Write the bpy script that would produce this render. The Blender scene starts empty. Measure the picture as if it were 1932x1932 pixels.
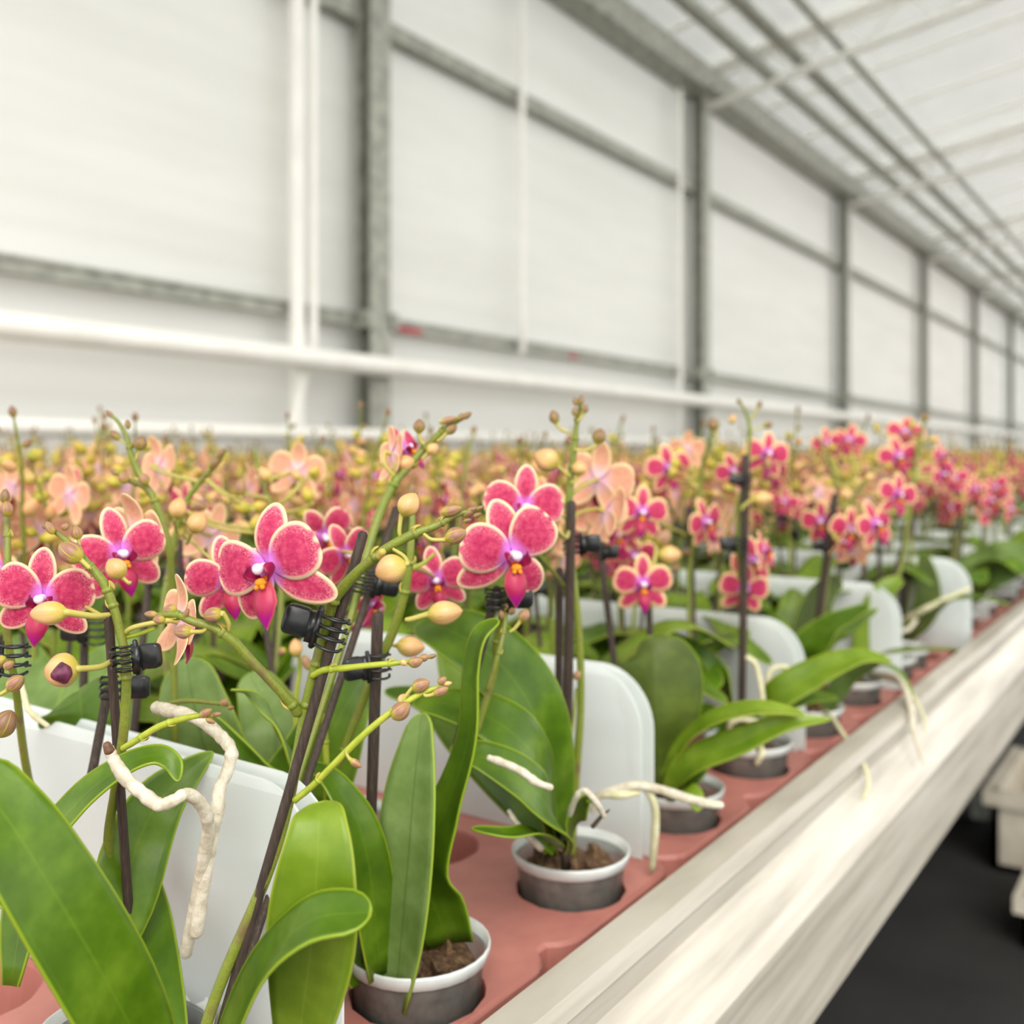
import bpy, math, random
import numpy as np
from mathutils import Matrix, Vector

# ------------------------------------------------------------------ camera, sky, sun, exposure
S = bpy.context.scene
COL = S.collection
F = 1878.0                       # focal length in pixels of the 1932 frame
CX, HZ = 966.0, 860.0            # centre column, horizon row
TH = math.atan((2280.0 - CX) / F)
ZC = 1.20                        # eye height above the floor
CT, ST = math.cos(TH), math.sin(TH)
FWD = np.array([-ST, CT, 0.0]); RGT = np.array([CT, ST, 0.0]); UP = np.array([0.0, 0.0, 1.0])

cam_d = bpy.data.cameras.new('camera')
cam = bpy.data.objects.new('camera', cam_d); COL.objects.link(cam)
cam.location = (0, 0, ZC); cam.rotation_euler = (math.pi / 2, 0, TH)
cam_d.sensor_width = 36.0; cam_d.lens = F / 1932.0 * 36.0
cam_d.shift_y = -(966.0 - HZ) / 1932.0
cam_d.clip_start = 0.02; cam_d.clip_end = 200
cam_d.dof.use_dof = True; cam_d.dof.focus_distance = 0.475; cam_d.dof.aperture_fstop = 6.3
S.camera = cam

world = bpy.data.worlds.new('overcast_sky'); S.world = world; world.use_nodes = True
wn = world.node_tree.nodes; wl = world.node_tree.links; wn.clear()
wo = wn.new('ShaderNodeOutputWorld'); wb = wn.new('ShaderNodeBackground')
wtc = wn.new('ShaderNodeTexCoord'); wsp = wn.new('ShaderNodeSeparateXYZ'); wr = wn.new('ShaderNodeValToRGB')
wl.new(wtc.outputs['Generated'], wsp.inputs[0]); wl.new(wsp.outputs['Z'], wr.inputs[0])
wr.color_ramp.elements[0].position = 0.0; wr.color_ramp.elements[0].color = (1.12, 1.11, 1.085, 1)
wr.color_ramp.elements[1].position = 0.9; wr.color_ramp.elements[1].color = (0.52, 0.52, 0.515, 1)
wl.new(wr.outputs[0], wb.inputs['Color']); wb.inputs['Strength'].default_value = 1.25
wl.new(wb.outputs[0], wo.inputs['Surface'])

sun_d = bpy.data.lights.new('sun', 'SUN'); sun = bpy.data.objects.new('sun', sun_d); COL.objects.link(sun)
sun_d.energy = 1.75; sun_d.angle = math.radians(40); sun_d.color = (1.0, 0.97, 0.90)
sun.rotation_euler = Vector((-0.50, 0.52, -0.70)).to_track_quat('-Z', 'Y').to_euler(); sun.location = (3, -3, 6)

vs = S.view_settings
vs.view_transform = 'Standard'; vs.look = 'None'; vs.gamma = 1.0; vs.exposure = 0.74
try: vs.use_curve_mapping = False
except Exception: pass
try:
    S.cycles.use_denoising = True; S.cycles.max_bounces = 8; S.cycles.transparent_max_bounces = 12
    S.cycles.diffuse_bounces = 4; S.cycles.caustics_reflective = False; S.cycles.caustics_refractive = False
    S.cycles.sample_clamp_indirect = 6
except Exception: pass

# ------------------------------------------------------------------ coordinates
def W(px, py, y):
    """A point seen at (px, py) whose depth along the lens axis is y metres."""
    return FWD * y + RGT * ((px - CX) / F * y) + UP * (ZC + (HZ - py) / F * y)
def C2W(v):                      # direction right, away, up  -> world
    v = np.asarray(v, float); return RGT * v[0] + FWD * v[1] + UP * v[2]
def BD(d, s, h):                 # d metres left of the eye, s along the bench, h below the eye
    return np.array([-d, s, ZC - h])
def proj(p):
    p = np.asarray(p, float) - np.array([0, 0, ZC]); y = p @ FWD
    return CX + F * (p @ RGT) / y, HZ - F * p[2] / y, y
def unit(v):
    v = np.asarray(v, float); n = np.linalg.norm(v); return v / n if n > 1e-12 else v

# ------------------------------------------------------------------ materials
MAT = {}
def nodes(name):
    m = bpy.data.materials.new(name); m.use_nodes = True; MAT[name] = m
    nt = m.node_tree; n, l = nt.nodes, nt.links
    return m, n, l, n['Principled BSDF'], n['Material Output']
def srgb(r, g, b):
    f = lambda c: (c / 255 / 12.92) if c / 255 <= 0.04045 else ((c / 255 + 0.055) / 1.055) ** 2.4
    return (f(r), f(g), f(b), 1)
def noise(n, l, scale, detail=4, rough=0.6, stretch=None, coord='Object'):
    tc = n.new('ShaderNodeTexCoord'); t = n.new('ShaderNodeTexNoise')
    t.inputs['Scale'].default_value = scale; t.inputs['Detail'].default_value = detail; t.inputs['Roughness'].default_value = rough
    if stretch:
        mp = n.new('ShaderNodeMapping'); mp.inputs['Scale'].default_value = stretch
        l.new(tc.outputs[coord], mp.inputs[0]); l.new(mp.outputs[0], t.inputs['Vector'])
    else: l.new(tc.outputs[coord], t.inputs['Vector'])
    return t.outputs['Fac']
def ramp(n, l, fac, stops):
    r = n.new('ShaderNodeValToRGB'); l.new(fac, r.inputs[0]); e = r.color_ramp.elements
    while len(e) < len(stops): e.new(0.5)
    for i, (p, c) in enumerate(stops): e[i].position = p; e[i].color = c
    return r.outputs[0]
def mix(n, l, fac, a, b):
    m = n.new('ShaderNodeMix'); m.data_type = 'RGBA'
    for sock, v in ((m.inputs[0], fac), (m.inputs[6], a), (m.inputs[7], b)):
        if hasattr(v, 'default_value'): l.new(v, sock)
        else: sock.default_value = v
    return m.outputs[2]
def attr(n, name):
    a = n.new('ShaderNodeAttribute'); a.attribute_name = name; return a.outputs['Fac']
def math_(n, l, op, a, b=None, clamp=False):
    m = n.new('ShaderNodeMath'); m.operation = op; m.use_clamp = clamp
    for i, v in enumerate((a, b)):
        if v is None: continue
        if hasattr(v, 'default_value'): l.new(v, m.inputs[i])
        else: m.inputs[i].default_value = v
    return m.outputs[0]
def bump(n, l, bsdf, h, strength, dist=0.001):
    b = n.new('ShaderNodeBump'); b.inputs['Strength'].default_value = strength; b.inputs['Distance'].default_value = dist
    l.new(h, b.inputs['Height']); l.new(b.outputs[0], bsdf.inputs['Normal'])
def translucent(n, l, bsdf, out, colour, fac):
    t = n.new('ShaderNodeBsdfTranslucent'); ms = n.new('ShaderNodeMixShader'); ms.inputs[0].default_value = fac
    if hasattr(colour, 'default_value'): l.new(colour, t.inputs[0])
    else: t.inputs[0].default_value = colour
    l.new(bsdf.outputs[0], ms.inputs[1]); l.new(t.outputs[0], ms.inputs[2]); l.new(ms.outputs[0], out.inputs[0])
def simple(name, stops, scale, rough=0.5, metal=0.0, bmp=0.0, stretch=None, bdist=0.001, spec=None):
    m, n, l, b, o = nodes(name)
    f = noise(n, l, scale, stretch=stretch)
    l.new(ramp(n, l, f, stops), b.inputs['Base Color'])
    b.inputs['Roughness'].default_value = rough; b.inputs['Metallic'].default_value = metal
    if spec is not None: b.inputs['Specular IOR Level'].default_value = spec
    if bmp: bump(n, l, b, f, bmp, bdist)
    return m

def petal_front(name='petal_front', e0=.10, e1=.22, cream=(250, 226, 188)):
    m, n, l, b, o = nodes(name)
    mg, al = attr(n, 'margin'), attr(n, 'along')
    nz = noise(n, l, 34, 5, 0.7)
    nz2 = noise(n, l, 9, 4, 0.65)
    d = math_(n, l, 'ADD', mg, math_(n, l, 'MULTIPLY', math_(n, l, 'SUBTRACT', nz, 0.5), 0.16))
    rose = ramp(n, l, nz2, [(0.3, srgb(182, 34, 88)), (0.52, srgb(206, 62, 106)), (0.75, srgb(226, 104, 130))])
    speck = mix(n, l, ramp(n, l, nz, [(0.48, (0, 0, 0, 1)), (0.62, (1, 1, 1, 1))]), rose, srgb(244, 160, 170))
    body = mix(n, l, ramp(n, l, d, [(0.30, (0, 0, 0, 1)), (0.62, (1, 1, 1, 1))]), speck, rose)
    col = mix(n, l, ramp(n, l, d, [(e0, (0, 0, 0, 1)), (e1, (1, 1, 1, 1))]), srgb(*cream), body)
    col = mix(n, l, ramp(n, l, al, [(0.07, (1, 1, 1, 1)), (0.28, (0, 0, 0, 1))]), col, srgb(226, 140, 236))
    l.new(col, b.inputs['Base Color']); b.inputs['Roughness'].default_value = 0.55
    b.inputs['Specular IOR Level'].default_value = 0.3
    bump(n, l, b, nz, 0.25, 0.0004)
    translucent(n, l, b, o, col, 0.28)
def petal_back():
    m, n, l, b, o = nodes('petal_back')
    mg, al = attr(n, 'margin'), attr(n, 'along')
    nz = noise(n, l, 9, 3, 0.6)
    col = ramp(n, l, nz, [(0.3, srgb(240, 172, 140)), (0.7, srgb(250, 200, 164))])
    col = mix(n, l, ramp(n, l, mg, [(0.05, (0, 0, 0, 1)), (0.4, (1, 1, 1, 1))]), srgb(250, 222, 172), col)
    col = mix(n, l, ramp(n, l, al, [(0.10, (1, 1, 1, 1)), (0.40, (0, 0, 0, 1))]), col, srgb(246, 208, 214))
    l.new(col, b.inputs['Base Color']); b.inputs['Roughness'].default_value = 0.6
    b.inputs['Specular IOR Level'].default_value = 0.3
    translucent(n, l, b, o, col, 0.28)
petal_front(); petal_front('petal_front_broad_edge', .20, .36, (250, 218, 160)); petal_back()
def lip_mat():
    m, n, l, b, o = nodes('lip_petal')
    al, mg = attr(n, 'along'), attr(n, 'margin')
    nz = noise(n, l, 16, 4, 0.65)
    a2 = math_(n, l, 'ADD', al, math_(n, l, 'MULTIPLY', math_(n, l, 'SUBTRACT', nz, 0.5), 0.2))
    col = ramp(n, l, a2, [(0.0, srgb(250, 140, 24)), (0.12, srgb(222, 84, 50)), (0.24, srgb(192, 42, 78)), (0.62, srgb(178, 28, 84)), (0.88, srgb(176, 18, 150))])
    col = mix(n, l, ramp(n, l, mg, [(0.02, (1, 1, 1, 1)), (0.10, (0, 0, 0, 1))]), col, srgb(222, 104, 110))
    l.new(col, b.inputs['Base Color']); b.inputs['Roughness'].default_value = 0.4
    translucent(n, l, b, o, col, 0.2)
lip_mat()
simple('lip_lobe', [(0.3, srgb(120, 12, 52)), (0.7, srgb(160, 22, 75))], 300, 0.35)
simple('callus', [(0.3, srgb(255, 140, 10)), (0.7, srgb(255, 172, 30))], 900, 0.4, bmp=0.5)
simple('column_white', [(0.3, srgb(236, 200, 236)), (0.7, srgb(248, 236, 246))], 200, 0.35)
def leaf_mat(name, dark, mid, light, rough, edge, rib=None):
    m, n, l, b, o = nodes(name)
    mg, ac, al = attr(n, 'margin'), attr(n, 'across'), attr(n, 'along')
    nz = noise(n, l, 28, 4, 0.6); fine = noise(n, l, 420, 3, 0.6)
    col = ramp(n, l, nz, [(0.28, dark), (0.5, mid), (0.75, light)])
    vein = ramp(n, l, math_(n, l, 'ABSOLUTE', ac), [(0.0, (1, 1, 1, 1)), (0.05, (0, 0, 0, 1))])
    col = mix(n, l, math_(n, l, 'MULTIPLY', vein, 0.35 if rib is None else 0.6), col, rib or light)
    col = mix(n, l, ramp(n, l, mg, [(0.015, (1, 1, 1, 1)), (0.05, (0, 0, 0, 1))]), col, edge)
    l.new(col, b.inputs['Base Color']); b.inputs['Roughness'].default_value = rough
    b.inputs['Specular IOR Level'].default_value = 0.34
    bump(n, l, b, fine, 0.12, 0.0006)
    translucent(n, l, b, o, mix(n, l, 0.5, col, srgb(140, 175, 24)), 0.13)
leaf_mat('leaf_top', srgb(58, 88, 8), srgb(78, 110, 14), srgb(112, 142, 36), 0.35, srgb(140, 164, 40))
leaf_mat('leaf_under', srgb(88, 114, 48), srgb(112, 138, 70), srgb(142, 166, 100), 0.5, srgb(150, 172, 60), srgb(70, 96, 40))
leaf_mat('leaf_young', srgb(84, 114, 16), srgb(108, 136, 28), srgb(136, 158, 50), 0.36, srgb(152, 168, 50))
leaf_mat('leaf_olive', srgb(58, 74, 20), srgb(74, 90, 26), srgb(98, 114, 40), 0.5, srgb(140, 170, 20))
def stem_mat():
    m, n, l, b, o = nodes('stem_green')
    big, fine = noise(n, l, 60, 3, 0.6), noise(n, l, 1100, 3, 0.7)
    col = ramp(n, l, big, [(0.3, srgb(104, 128, 18)), (0.55, srgb(124, 138, 36)), (0.72, srgb(112, 98, 54))])
    col = mix(n, l, ramp(n, l, fine, [(0.46, (0, 0, 0, 1)), (0.66, (0.75, 0.75, 0.75, 1))]), col, srgb(112, 92, 66))
    l.new(col, b.inputs['Base Color']); b.inputs['Roughness'].default_value = 0.45
stem_mat()
simple('branch_lime', [(0.3, srgb(142, 160, 30)), (0.65, srgb(178, 184, 62)), (0.85, srgb(150, 120, 80))], 120, 0.45)
simple('pedicel_yellow', [(0.3, srgb(160, 162, 60)), (0.7, srgb(200, 180, 104))], 150, 0.45)
def bud_mat(name, a, b_, c, seam):
    m, n, l, b, o = nodes(name)
    rb, al = attr(n, 'across'), attr(n, 'along')
    nz = noise(n, l, 1.0, 5, 0.65, stretch=(16, 16, 1.6))
    t = math_(n, l, 'ADD', al, math_(n, l, 'MULTIPLY', math_(n, l, 'SUBTRACT', nz, 0.5), 1.1))
    col = ramp(n, l, t, [(0.08, a), (0.45, b_), (0.95, c)])
    col = mix(n, l, ramp(n, l, rb, [(0.04, (1, 1, 1, 1)), (0.16, (0, 0, 0, 1))]), col, seam)
    l.new(col, b.inputs['Base Color']); b.inputs['Roughness'].default_value = 0.42
bud_mat('bud_pale', srgb(186, 170, 70), srgb(220, 174, 122), srgb(206, 156, 104), srgb(196, 176, 70))
bud_mat('bud_mauve', srgb(178, 166, 56), srgb(152, 104, 92), srgb(156, 120, 78), srgb(186, 174, 56))
bud_mat('bud_brown', srgb(160, 156, 50), srgb(134, 100, 72), srgb(126, 92, 66), srgb(168, 160, 56))
bud_mat('bud_olive', srgb(150, 150, 40), srgb(196, 176, 66), srgb(182, 148, 70), srgb(204, 190, 70))
simple('bud_throat', [(0.3, srgb(60, 14, 36)), (0.7, srgb(120, 40, 80))], 300, 0.5)
simple('rod_wood', [(0.3, srgb(38, 28, 22)), (0.55, srgb(62, 48, 38)), (0.8, srgb(92, 74, 58))], 900, 0.7, stretch=(1, 1, 0.06), bmp=0.5, bdist=0.0005)
simple('clip_black', [(0.3, srgb(16, 18, 18)), (0.7, srgb(34, 36, 36))], 200, 0.28)
simple('scale_bract', [(0.3, srgb(168, 162, 50)), (0.7, srgb(192, 168, 96))], 200, 0.6)
def root_mat():
    m, n, l, b, o = nodes('root_white')
    nz, fine, al = noise(n, l, 140, 4, 0.65), noise(n, l, 900, 4, 0.7), attr(n, 'along')
    col = ramp(n, l, nz, [(0.3, srgb(178, 168, 142)), (0.55, srgb(212, 204, 184)), (0.8, srgb(232, 226, 210))])
    col = mix(n, l, ramp(n, l, fine, [(0.55, (0, 0, 0, 1)), (0.8, (0.5, 0.5, 0.5, 1))]), col, srgb(170, 160, 136))
    l.new(col, b.inputs['Base Color']); b.inputs['Roughness'].default_value = 0.8
    bump(n, l, b, nz, 0.6, 0.0015)
root_mat()
simple('root_tip_brown', [(0.3, srgb(86, 52, 36)), (0.7, srgb(120, 84, 56))], 300, 0.5)
simple('root_green', [(0.3, srgb(196, 196, 140)), (0.7, srgb(226, 218, 190))], 200, 0.7)
simple('bark_chips', [(0.3, srgb(46, 32, 22)), (0.5, srgb(92, 66, 44)), (0.75, srgb(140, 112, 76))], 160, 0.9, bmp=0.8, bdist=0.004)
def pot_mat():
    m, n, l, b, o = nodes('pot_plastic')
    nz = noise(n, l, 60, 3, 0.6)
    l.new(ramp(n, l, nz, [(0.3, srgb(128, 132, 128)), (0.7, srgb(180, 184, 180))]), b.inputs['Base Color'])
    b.inputs['Roughness'].default_value = 0.18; b.inputs['Specular IOR Level'].default_value = 0.6
    t = n.new('ShaderNodeBsdfTransparent'); t.inputs[0].default_value = (0.86, 0.88, 0.86, 1)
    ms = n.new('ShaderNodeMixShader'); ms.inputs[0].default_value = 0.42
    l.new(t.outputs[0], ms.inputs[1]); l.new(b.outputs[0], ms.inputs[2]); l.new(ms.outputs[0], o.inputs[0])
pot_mat()
simple('pot_rim', [(0.3, srgb(196, 200, 196)), (0.7, srgb(222, 225, 222))], 40, 0.2)
simple('tray_terracotta', [(0.3, srgb(178, 112, 102)), (0.7, srgb(196, 128, 116))], 25, 0.5, bmp=0.15)
def sheet_mat():
    m, n, l, b, o = nodes('divider_plastic')
    nz = noise(n, l, 9, 3, 0.5)
    l.new(ramp(n, l, nz, [(0.3, srgb(236, 240, 238)), (0.7, srgb(246, 249, 247))]), b.inputs['Base Color'])
    b.inputs['Roughness'].default_value = 0.32
    t = n.new('ShaderNodeBsdfTranslucent'); t.inputs[0].default_value = srgb(240, 245, 243)
    ms = n.new('ShaderNodeMixShader'); ms.inputs[0].default_value = 0.45
    l.new(b.outputs[0], ms.inputs[1]); l.new(t.outputs[0], ms.inputs[2]); l.new(ms.outputs[0], o.inputs[0])
sheet_mat()
simple('rail_aluminium', [(0.3, srgb(164, 157, 144)), (0.5, srgb(194, 187, 173)), (0.75, srgb(214, 209, 198))], 12, 0.42, metal=0.15, stretch=(1, 0.25, 5), bmp=0.1)
simple('galvanised_steel', [(0.3, srgb(130, 133, 124)), (0.5, srgb(158, 159, 148)), (0.75, srgb(184, 183, 170))], 14, 0.55, metal=0.25)
simple('white_paint', [(0.3, srgb(238, 236, 228)), (0.7, srgb(248, 247, 240))], 6, 0.4)
simple('red_tape', [(0.3, srgb(160, 50, 60)), (0.7, srgb(190, 80, 86))], 30, 0.6)
simple('floor_painted_shade', [(0.3, srgb(26, 26, 25)), (0.7, srgb(44, 42, 40))], 3, 0.85)  # floor: shade of unbuilt neighbouring benches painted into its near-black colour
simple('bench_dark', [(0.3, srgb(60, 58, 54)), (0.7, srgb(92, 90, 86))], 8, 0.8)
simple('crate_white', [(0.3, srgb(176, 166, 148)), (0.7, srgb(202, 194, 178))], 10, 0.6)
def wall_mat():
    m, n, l, b, o = nodes('wall_screen')
    nz = noise(n, l, 1.2, 4, 0.55, stretch=(1, 0.4, 3))
    l.new(ramp(n, l, nz, [(0.3, srgb(226, 226, 220)), (0.7, srgb(236, 236, 231))]), b.inputs['Base Color'])
    b.inputs['Roughness'].default_value = 0.7
    tc = n.new('ShaderNodeTexCoord'); wv = n.new('ShaderNodeTexWave'); wv.bands_direction = 'Z'
    wv.inputs['Scale'].default_value = 2.2; wv.inputs['Distortion'].default_value = 0.4
    l.new(tc.outputs['Object'], wv.inputs['Vector']); bump(n, l, b, wv.outputs['Fac'], 0.2, 0.01)
wall_mat()
def pane_mat():
    m, n, l, b, o = nodes('roof_glass')
    nz = noise(n, l, 1.5, 3, 0.5)
    l.new(ramp(n, l, nz, [(0.3, srgb(225, 226, 222)), (0.7, srgb(240, 240, 238))]), b.inputs['Base Color'])
    b.inputs['Roughness'].default_value = 0.3
    t = n.new('ShaderNodeBsdfTransparent'); t.inputs[0].default_value = (0.94, 0.95, 0.94, 1)
    ms = n.new('ShaderNodeMixShader'); ms.inputs[0].default_value = 0.50
    l.new(t.outputs[0], ms.inputs[1]); l.new(b.outputs[0], ms.inputs[2]); l.new(ms.outputs[0], o.inputs[0])
pane_mat()

# ------------------------------------------------------------------ mesh arrays
# geo = dict(v (n,3), f list of tuples, m list of material index per face, a {attribute: (n,)}), mats = list of names
class Geo:
    def __init__(s, mats):
        s.v, s.f, s.m, s.n = [], [], [], 0
        s.at = {'margin': [], 'along': [], 'across': []}; s.mats = list(mats)
    def add(s, v, f, m=0, margin=None, along=None, across=None):
        v = np.asarray(v, float).reshape(-1, 3); k = len(v)
        s.v.append(v); s.f += [tuple(i + s.n for i in q) for q in f]
        s.m += (list(m) if isinstance(m, (list, tuple)) else [m] * len(f))
        for key, val in (('margin', margin), ('along', along), ('across', across)):
            s.at[key].append(np.full(k, 0.5) if val is None else np.asarray(val, float).reshape(-1))
        s.n += k; return s
    def merge(s, g, mat=None):
        idx = []
        for nm in g.mats:
            if nm not in s.mats: s.mats.append(nm)
            idx.append(s.mats.index(nm))
        v = np.concatenate(g.v)
        if mat is not None:
            M = np.array(mat); v = v @ M[:3, :3].T + M[:3, 3]
        s.add(v, g.f, [idx[i] for i in g.m], *[np.concatenate(g.at[k]) for k in ('margin', 'along', 'across')]); return s
    def mesh(s, name, smooth=True, off=None):
        v = np.concatenate(s.v)
        if off is not None: v = v - np.asarray(off)
        me = bpy.data.meshes.new(name); me.from_pydata(v.tolist(), [], s.f)
        for nm in s.mats: me.materials.append(MAT[nm])
        me.polygons.foreach_set('material_index', np.array(s.m, dtype=np.int32))
        if smooth: me.polygons.foreach_set('use_smooth', np.ones(len(s.f), dtype=bool))
        for k, val in s.at.items():
            a = me.attributes.new(k, 'FLOAT', 'POINT'); a.data.foreach_set('value', np.concatenate(val).astype(np.float32))
        me.update(); return me

def obj(name, geo, parent=None, off=None, smooth=True, label=None):
    me = geo if isinstance(geo, bpy.types.Mesh) else geo.mesh(name, smooth, off)
    o = bpy.data.objects.new(name, me); COL.objects.link(o)
    if parent is not None: o.parent = parent
    if label: o['label'] = label
    return o
def tag(o, label, cat, group=None):
    o['label'] = label; o['category'] = cat
    if group: o['group'] = group
    return o
def thing(name, label, cat, loc=(0, 0, 0), group=None):
    o = bpy.data.objects.new(name, None); COL.objects.link(o); o.empty_display_size = 0.02
    o.location = Vector(loc); return tag(o, label, cat, group)
def struct(name, geo, smooth=False):
    o = obj(name, geo, smooth=smooth); o['kind'] = 'structure'; return o

def smooth_path(pts, k=5):
    p = np.asarray(pts, float)
    if len(p) < 3: 
        t = np.linspace(0, 1, k + 1)[:, None]; return p[0] * (1 - t) + p[-1] * t
    q = np.vstack([2 * p[0] - p[1], p, 2 * p[-1] - p[-2]]); out = []
    for i in range(1, len(q) - 2):
        a, b, c, d = q[i - 1], q[i], q[i + 1], q[i + 2]
        for j in range(k):
            t = j / k
            out.append(0.5 * (2 * b + (c - a) * t + (2 * a - 5 * b + 4 * c - d) * t * t + (3 * b - a - 3 * c + d) * t ** 3))
    out.append(p[-1]); return np.array(out)
def smooth_vals(vals, n):
    v = np.asarray(vals, float); x = np.linspace(0, len(v) - 1, n)
    sp = smooth_path(np.stack([np.arange(len(v)), v, v * 0], 1), 8) if len(v) > 2 else None
    return np.interp(x, sp[:, 0], sp[:, 1]) if sp is not None else np.interp(x, np.arange(len(v)), v)
def frames(p):
    t = np.gradient(p, axis=0); t = t / (np.linalg.norm(t, axis=1)[:, None] + 1e-12)
    n = np.cross(t[0], [0.31, 0.17, 0.93]); n = n / (np.linalg.norm(n) + 1e-12); N = []
    for i in range(len(p)):
        n = n - t[i] * (n @ t[i]); n = n / (np.linalg.norm(n) + 1e-12); N.append(n)
    N = np.array(N); return t, N, np.cross(t, N)
def tube(g, pts, rad, seg=8, k=5, mat=0, rough=0.0, seed=0, cap=True, raw=False):
    p = np.asarray(pts, float) if raw else smooth_path(pts, k); n = len(p)
    r = smooth_vals(rad, n) if np.ndim(rad) else np.full(n, rad)
    if rough:
        rs = np.random.RandomState(seed); r = r * (1 + rough * np.convolve(rs.randn(n + 4), [.25, .5, .25, 0, 0], 'same')[2:n + 2])
    T, N, B = frames(p)
    if cap:                                    # rounded ends
        p = np.vstack([p[0] - T[0] * r[0] * .55, p, p[-1] + T[-1] * r[-1] * .55]); r = np.concatenate([[r[0] * .55], r, [r[-1] * .55]])
        N = np.vstack([N[0], N, N[-1]]); B = np.vstack([B[0], B, B[-1]]); n += 2
    a = np.linspace(0, 2 * np.pi, seg, endpoint=False)
    v = p[:, None, :] + r[:, None, None] * (np.cos(a)[None, :, None] * N[:, None, :] + np.sin(a)[None, :, None] * B[:, None, :])
    f = [(i * seg + j, i * seg + (j + 1) % seg, (i + 1) * seg + (j + 1) % seg, (i + 1) * seg + j) for i in range(n - 1) for j in range(seg)]
    f += [tuple(range(seg - 1, -1, -1)), tuple((n - 1) * seg + j for j in range(seg))]
    al = np.repeat(np.linspace(0, 1, n), seg); g.add(v, f, mat, along=al); return g
def box(g, c, size, mat=0, rot=None):
    x, y, z = np.asarray(size, float) / 2
    v = np.array([[sx * x, sy * y, sz * z] for sz in (-1, 1) for sy in (-1, 1) for sx in (-1, 1)])
    if rot is not None: v = v @ np.asarray(rot).T
    f = [(0, 2, 3, 1), (4, 5, 7, 6), (0, 1, 5, 4), (2, 6, 7, 3), (0, 4, 6, 2), (1, 3, 7, 5)]
    return g.add(v + np.asarray(c, float), f, mat)
def extrude(g, prof, y0, y1, mat=0, ny=1):     # prof: (x, z) polygon, run along world y
    n = len(prof); ys = np.linspace(y0, y1, ny + 1)
    v = np.array([[x, y, z] for y in ys for x, z in prof])
    f = [(i * n + j, (i + 1) * n + j, (i + 1) * n + (j + 1) % n, i * n + (j + 1) % n) for i in range(ny) for j in range(n)]
    f += [tuple(range(n)), tuple(ny * n + j for j in range(n - 1, -1, -1))]
    return g.add(v, f, mat)
def sheet_solid(g, P, Nrm, thick, mf, mb, margin, along, across):
    """Grid P (r,c,3) with normals; front faces mf, back faces mb, closed rim."""
    r, c, _ = P.shape; k = r * c
    v = np.concatenate([P.reshape(-1, 3), (P - Nrm * thick).reshape(-1, 3)])
    f, m = [], []
    for i in range(r - 1):
        for j in range(c - 1):
            a = i * c + j; q = (a, a + 1, a + c + 1, a + c)
            f.append(q); m.append(mf); f.append(tuple(k + x for x in reversed(q))); m.append(mb)
    ring = [j for j in range(c)] + [i * c + c - 1 for i in range(1, r)] + [(r - 1) * c + j for j in range(c - 2, -1, -1)] + [i * c for i in range(r - 2, 0, -1)]
    for a, b in zip(ring, ring[1:] + ring[:1]): f.append((b, a, a + k, b + k)); m.append(mf)
    two = lambda x: np.concatenate([x.reshape(-1)] * 2)
    return g.add(v, f, m, two(margin), two(along), two(across))
def grid_normals(P):
    du = np.gradient(P, axis=1); dv = np.gradient(P, axis=0); n = np.cross(du, dv)
    return n / (np.linalg.norm(n, axis=2)[:, :, None] + 1e-12)

# ------------------------------------------------------------------ leaves
def leaf(g, spine, width, nrm, fold=0.25, k=5, nu=8, thick=0.0012, top=0, under=1, wave=0.0, tip=0.5):
    p = smooth_path(spine, k); p = np.vstack([p[:-2], [p[-2] + (p[-1] - p[-2]) * 0], [p[-2] * .6 + p[-1] * .4], [p[-2] * .3 + p[-1] * .7], [p[-2] * .1 + p[-1] * .9], p[-1:]]) if nu > 3 else p
    n = len(p); sl = np.concatenate([[0], np.cumsum(np.linalg.norm(np.diff(p, axis=0), axis=1))]); t01 = sl / sl[-1]
    w = np.interp(t01, np.linspace(0, 1, n), smooth_vals(width, n)) / 2
    Ln = np.linalg.norm(np.diff(p, axis=0), axis=1).sum(); tf = min(.45, max(.06, 1.15 * w[-1] / Ln))
    tail = np.clip((t01 - (1 - tf)) / tf, 0, 1); w = np.maximum(w * np.sqrt(np.clip(1 - tail ** 2.2, 0, 1)), 0.0004)      # rounded tip
    T = np.gradient(p, axis=0); T = T / (np.linalg.norm(T, axis=1)[:, None] + 1e-12)
    nr = np.asarray(nrm, float)
    NN = np.tile(nr, (n, 1)) if nr.ndim == 1 else np.array([np.interp(t01, np.linspace(0, 1, len(nr)), nr[:, i]) for i in range(3)]).T
    side = np.cross(T, NN); side = side / (np.linalg.norm(side, axis=1)[:, None] + 1e-12)
    NN = np.cross(side, T)
    u = np.linspace(-1, 1, nu + 1)
    P = p[:, None, :] + (u[None, :] * w[:, None])[:, :, None] * side[:, None, :]
    lift = fold * w[:, None] * (np.abs(u)[None, :] ** 1.4) + wave * w[:, None] * np.sin(t01 * 9)[:, None] * u[None, :]
    P = P + lift[:, :, None] * NN[:, None, :]
    G = grid_normals(P)
    uu = np.tile(u, (n, 1)); tt = np.tile(t01[:, None], (1, nu + 1))
    L = np.linalg.norm(np.diff(p, axis=0), axis=1).sum()
    mg = np.minimum((1 - np.abs(uu)) * w[:, None], (1 - tt) * L) / 0.025
    return sheet_solid(g, P, G, thick, top, under, np.clip(mg, 0, 1), tt, uu)

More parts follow.
